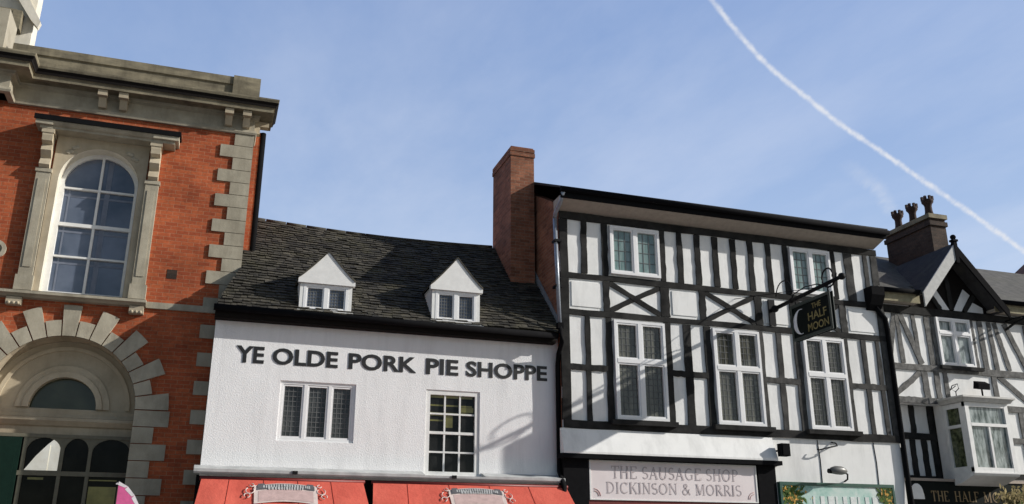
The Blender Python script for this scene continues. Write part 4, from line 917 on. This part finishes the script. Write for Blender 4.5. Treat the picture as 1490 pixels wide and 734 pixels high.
# pub lamps
pf = thing('floodlight', 'small black floodlight standing on the bay window canopy', 'lamp', (17.4,-.3,5.14))
mb = MB(); mb.prism_x([(-.22,5.40),(-.38,5.36),(-.40,5.50),(-.26,5.58)], 17.20, 17.54); mb.build('housing', M['black'], pf); mb = MB(); mb.tube([(17.37,-.30,5.13),(17.37,-.30,5.38)], .02); mb.build('stem', M['iron'], pf)
wb = thing('wire_emblem', 'small black wire emblem standing on the left of the bay canopy', 'ornament', (16.55,-.3,5.14))
mb = MB(); mb.tube([(16.42,-.3,5.30),(16.50,-.3,5.42),(16.66,-.3,5.47),(16.68,-.3,5.36),(16.58,-.3,5.28),(16.46,-.3,5.33),(16.60,-.3,5.42)], .012, 5); mb.tube([(16.58,-.3,5.13),(16.58,-.3,5.29)], .012, 5); mb.build('wire', M['iron'], wb)
lb = thing('wall_lantern', 'black iron lantern on a bracket at the right edge under the pub eaves', 'lamp', (19,-.2,7.1))
mb = MB(); mb.tube([(18.75,-.02,7.0),(18.72,-.3,7.08),(18.8,-.6,7.18),(18.95,-.8,7.2)], .03, 6); mb.tube([(18.75,-.02,7.2),(18.75,-.35,7.22),(18.9,-.8,7.22)], .022, 6); mb.build('bracket', M['iron'], lb)
mb = MB(); mb.lathe(18.95,-.85,[(.03,7.2),(.16,7.1),(.12,6.85),(.08,6.72),(.02,6.68)], 8); mb.build('lantern', M['black'], lb)
hb = thing('hanging_basket', 'straw coloured hanging basket under the bay window beside the pub lettering', 'plant', (17.4,-.75,2.75))
leaves('foliage', M['straw'], hb, (17.45,-.75,2.80), (.20,.22,.11), 420, .12)
leaves('leaves', M['foliage'], hb, (17.50,-.78,2.72), (.16,.2,.08), 150, .10)
mb = MB(); mb.lathe(17.45,-.75,[(.03,2.45),(.14,2.52),(.2,2.66),(.21,2.70)], 12); mb.build('basket', M['iron'], hb)
mb = MB(); mb.tube([(17.45,-.75,3.15),(17.45,-.75,2.7)], .006, 4); mb.build('chain', M['iron'], hb)

# house behind, far right
fh = thing('tiled_house', 'brown tiled gable roof corner of a house behind the pub, at the right edge', 'building', (26,3.3,0))
mb = MB(); mb.box(23.3,30,3.1,3.45,0,9.5); mb.build('wall', M['brick_brown'], fh)
mb = MB(); mb.hexa([(22.55,2.9,9.28),(26.5,2.9,12.2),(26.5,3.5,12.2),(22.55,3.5,9.28),(22.55,2.9,9.36),(26.5,2.9,12.28),(26.5,3.5,12.28),(22.55,3.5,9.36)]); mb.hexa([(26.5,2.9,12.2),(30.5,2.9,9.28),(30.5,3.5,9.28),(26.5,3.5,12.2),(26.5,2.9,12.28),(30.5,2.9,9.36),(30.5,3.5,9.36),(26.5,3.5,12.28)]); mb.build('roof', M['tile_red'], fh)
mb = MB(); mb.prism([(23.3,9.5),(29.8,9.5),(26.5,12.0)], 3.1, 3.4); mb.build('gable', M['brick_brown'], fh)

# =================================================================== CONTRAILS
def contrail(name, label, pts, w0, w1, strength, seed):
    m, nt, b = nodes(name+'_vapour'); k = N(nt)
    uv = k.n('ShaderNodeUVMap'); sp = k.n('ShaderNodeSeparateXYZ'); k.l(uv.outputs[0], sp.inputs[0])
    wob = k.math('MULTIPLY', k.math('SUBTRACT', k.noise(.014, 6, .75), .5), .5)
    d = k.math('ABSOLUTE', k.math('ADD', k.math('SUBTRACT', sp.outputs[1], .5), wob))                       # 0 centre .. .5 edge
    e = k.ramp(d, [(0, (1,1,1)), (.16, (.82,.82,.82)), (.34, (.28,.28,.28)), (.5, (0,0,0))])
    nz = k.ramp(k.noise(.010, 5, .6), [(.32, (.45,)*3), (.62, (1,1,1))])
    end = k.ramp(sp.outputs[0], [(0, (.75,)*3), (.3, (1,1,1)), (1, (1,1,1))]) if strength > .6 else k.ramp(sp.outputs[0], [(0, (0,0,0)), (.5, (.9,)*3), (.8, (1,1,1)), (1, (.3,)*3)])
    a = k.math('MULTIPLY', k.mix(1, k.mix(1, e, nz, 'MULTIPLY'), end, 'MULTIPLY'), strength)
    tr = k.n('ShaderNodeBsdfTransparent'); em = k.n('ShaderNodeEmission'); em.inputs[0].default_value = (.90,.93,1,1); em.inputs[1].default_value = .86  # emission stands in for sunlight scattered by the vapour
    mx = k.n('ShaderNodeMixShader'); k.l(a, mx.inputs[0]); k.l(tr.outputs[0], mx.inputs[1]); k.l(em.outputs[0], mx.inputs[2])
    k.l(mx.outputs[0], nt.nodes['Material Output'].inputs['Surface'])
    P = [Vector(p) for p in pts]; fine = []
    for i in range(len(P)-1):                                            # Catmull-Rom
        p0, p1, p2, p3 = P[max(i-1,0)], P[i], P[i+1], P[min(i+2,len(P)-1)]
        for s in range(6):
            t = s/6; fine.append(.5*((2*p1)+(p2-p0)*t+(2*p0-5*p1+4*p2-p3)*t*t+(3*p1-p0-3*p2+p3)*t**3))
    fine.append(P[-1])
    bm = bmesh.new(); uvl = bm.loops.layers.uv.new('UVMap'); rows = []; n = len(fine)
    for i, p in enumerate(fine):
        t = (fine[min(i+1,n-1)]-fine[max(i-1,0)]).normalized(); c = t.cross(p.normalized()).normalized(); w = (w0+(w1-w0)*i/(n-1))*p.length/4500*(1+.12*math.sin(i*1.7+seed))
        rows.append((bm.verts.new(p+c*w), bm.verts.new(p-c*w)))
    for i in range(n-1):
        f = bm.faces.new([rows[i][0], rows[i+1][0], rows[i+1][1], rows[i][1]])
        for l, q in zip(f.loops, ((i,0),(i+1,0),(i+1,1),(i,1))): l[uvl].uv = (q[0]/(n-1), q[1])
    me = bpy.data.meshes.new(name); bm.to_mesh(me); bm.free(); me.materials.append(m)
    o = bpy.data.objects.new(name, me); COL.objects.link(o); o.visible_shadow = True
    tag(o, label, 'contrail')
contrail('contrail', 'long bright white vapour trail sweeping across the upper right sky', [(1700,2690,2200),(1837,2793,2200),(1981,2906,2200),(2143,3025,2200),(2327,3152,2200),(2532,3273,2200),(2799,3421,2200),(3094,3583,2200),(3462,3759,2200),(3889,3971,2200),(4684,4362,2200),(5700,4872,2200),(6600,5300,2200)], 19, 17, .95, 1)
contrail('contrail', 'short faint smudge of vapour trail above the crown chimney pots', [(3380,3940,2200),(3462,4008,2200),(3670,4132,2200),(3853,4230,2200),(4145,4477,2200),(4250,4560,2200)], 50, 42, .30, 2)

# =================================================================== LIGHT, SKY, CAMERA
sun_dir = Vector((2.65,-1.0,1.33)).normalized()                         # towards the sun
ld = bpy.data.lights.new('sun', 'SUN'); ld.energy = 5.0; ld.angle = R(.55); ld.color = (1,.96,.90)
lo = bpy.data.objects.new('sun', ld); COL.objects.link(lo); lo.rotation_euler = sun_dir.to_track_quat('Z', 'Y').to_euler(); lo.location = (20,-20,20)
w = bpy.data.worlds.new('World'); SC.world = w; w.use_nodes = True; nt = w.node_tree; k = N(nt)
bg = nt.nodes['Background']; sky = k.n('ShaderNodeTexSky'); sky.sky_type = 'NISHITA'; sky.sun_disc = False
sky.sun_elevation = math.asin(sun_dir.z); sky.sun_rotation = math.atan2(sun_dir.x, sun_dir.y); sky.air_density = 1.0; sky.dust_density = 1.2; sky.ozone_density = 1.2; sky.altitude = 80
tc = k.n('ShaderNodeTexCoord'); gen = tc.outputs['Generated']
sp = k.n('ShaderNodeSeparateXYZ'); k.l(gen, sp.inputs[0])
# project the view direction on a high flat layer, so that the cirrus streaks foreshorten like a real layer
zc = k.math('MAXIMUM', sp.outputs[2], .06); cv = k.n('ShaderNodeCombineXYZ'); k.l(k.math('DIVIDE', sp.outputs[0], zc), cv.inputs[0]); k.l(k.math('DIVIDE', sp.outputs[1], zc), cv.inputs[1])
c1 = k.noise(.9, 7, .62, vec=cv.outputs[0], stretch=(1,.45,1)); c2 = k.noise(.35, 3, .5, vec=cv.outputs[0])
cl = k.math('MULTIPLY', k.ramp(c1, [(.42,(0,0,0)),(.72,(.7,)*3)]), k.ramp(c2, [(.35,(.25,)*3),(.65,(1,1,1))]))
north = k.ramp(k.math('MULTIPLY_ADD', sp.outputs[1], .5), [(.42,(0,0,0)),(.68,(1,1,1))]); north.node.inputs[0].links[0].from_node.inputs[2].default_value = .5
haze = k.ramp(sp.outputs[2], [(0,(.95,)*3),(.30,(.90,)*3),(.62,(.82,)*3)])           # winter haze, limited to the north so the facades get less sky fill
east = k.ramp(k.math('MULTIPLY_ADD', sp.outputs[0], .5), [(.40,(0,0,0)),(.85,(.22,)*3)]); east.node.inputs[0].links[0].from_node.inputs[2].default_value = .3
hz = k.math('MULTIPLY', k.math('MINIMUM', k.math('ADD', haze, east), .95), north)
BGS = .085
hcol = k.ramp(sp.outputs[2], [(.20,(.515,.66,.885)),(.40,(.345,.485,.77)),(.65,(.245,.375,.695))])
hs_ = k.n('ShaderNodeVectorMath', operation='SCALE'); k.l(hcol, hs_.inputs[0]); hs_.inputs['Scale'].default_value = 1/BGS
col = k.mix(hz, sky.outputs[0], hs_.outputs[0])
col = k.mix(k.math('MULTIPLY', cl, north), col, (.72/BGS, .78/BGS, .92/BGS))
k.l(col, bg.inputs['Color']); bg.inputs['Strength'].default_value = BGS

cam = bpy.data.cameras.new('camera'); co = bpy.data.objects.new('camera', cam); COL.objects.link(co); SC.camera = co
cam.sensor_width = 36; cam.lens = 1317.077/1490*36; cam.clip_end = 30000; cam.clip_start = .1
yaw, pitch = 0.324720, 0.325721
f = Vector((math.sin(yaw)*math.cos(pitch), math.cos(yaw)*math.cos(pitch), math.sin(pitch))); r = Vector((math.cos(yaw), -math.sin(yaw), 0)); u = r.cross(f)
mt = Matrix(((r.x,u.x,-f.x,0),(r.y,u.y,-f.y,-17.0),(r.z,u.z,-f.z,1.6),(0,0,0,1))); co.matrix_world = mt
SC.view_settings.view_transform = 'Standard'; SC.view_settings.look = 'None'; SC.view_settings.exposure = 0
SC.cycles.use_denoising = True; SC.cycles.max_bounces = 6; SC.cycles.transparent_max_bounces = 8
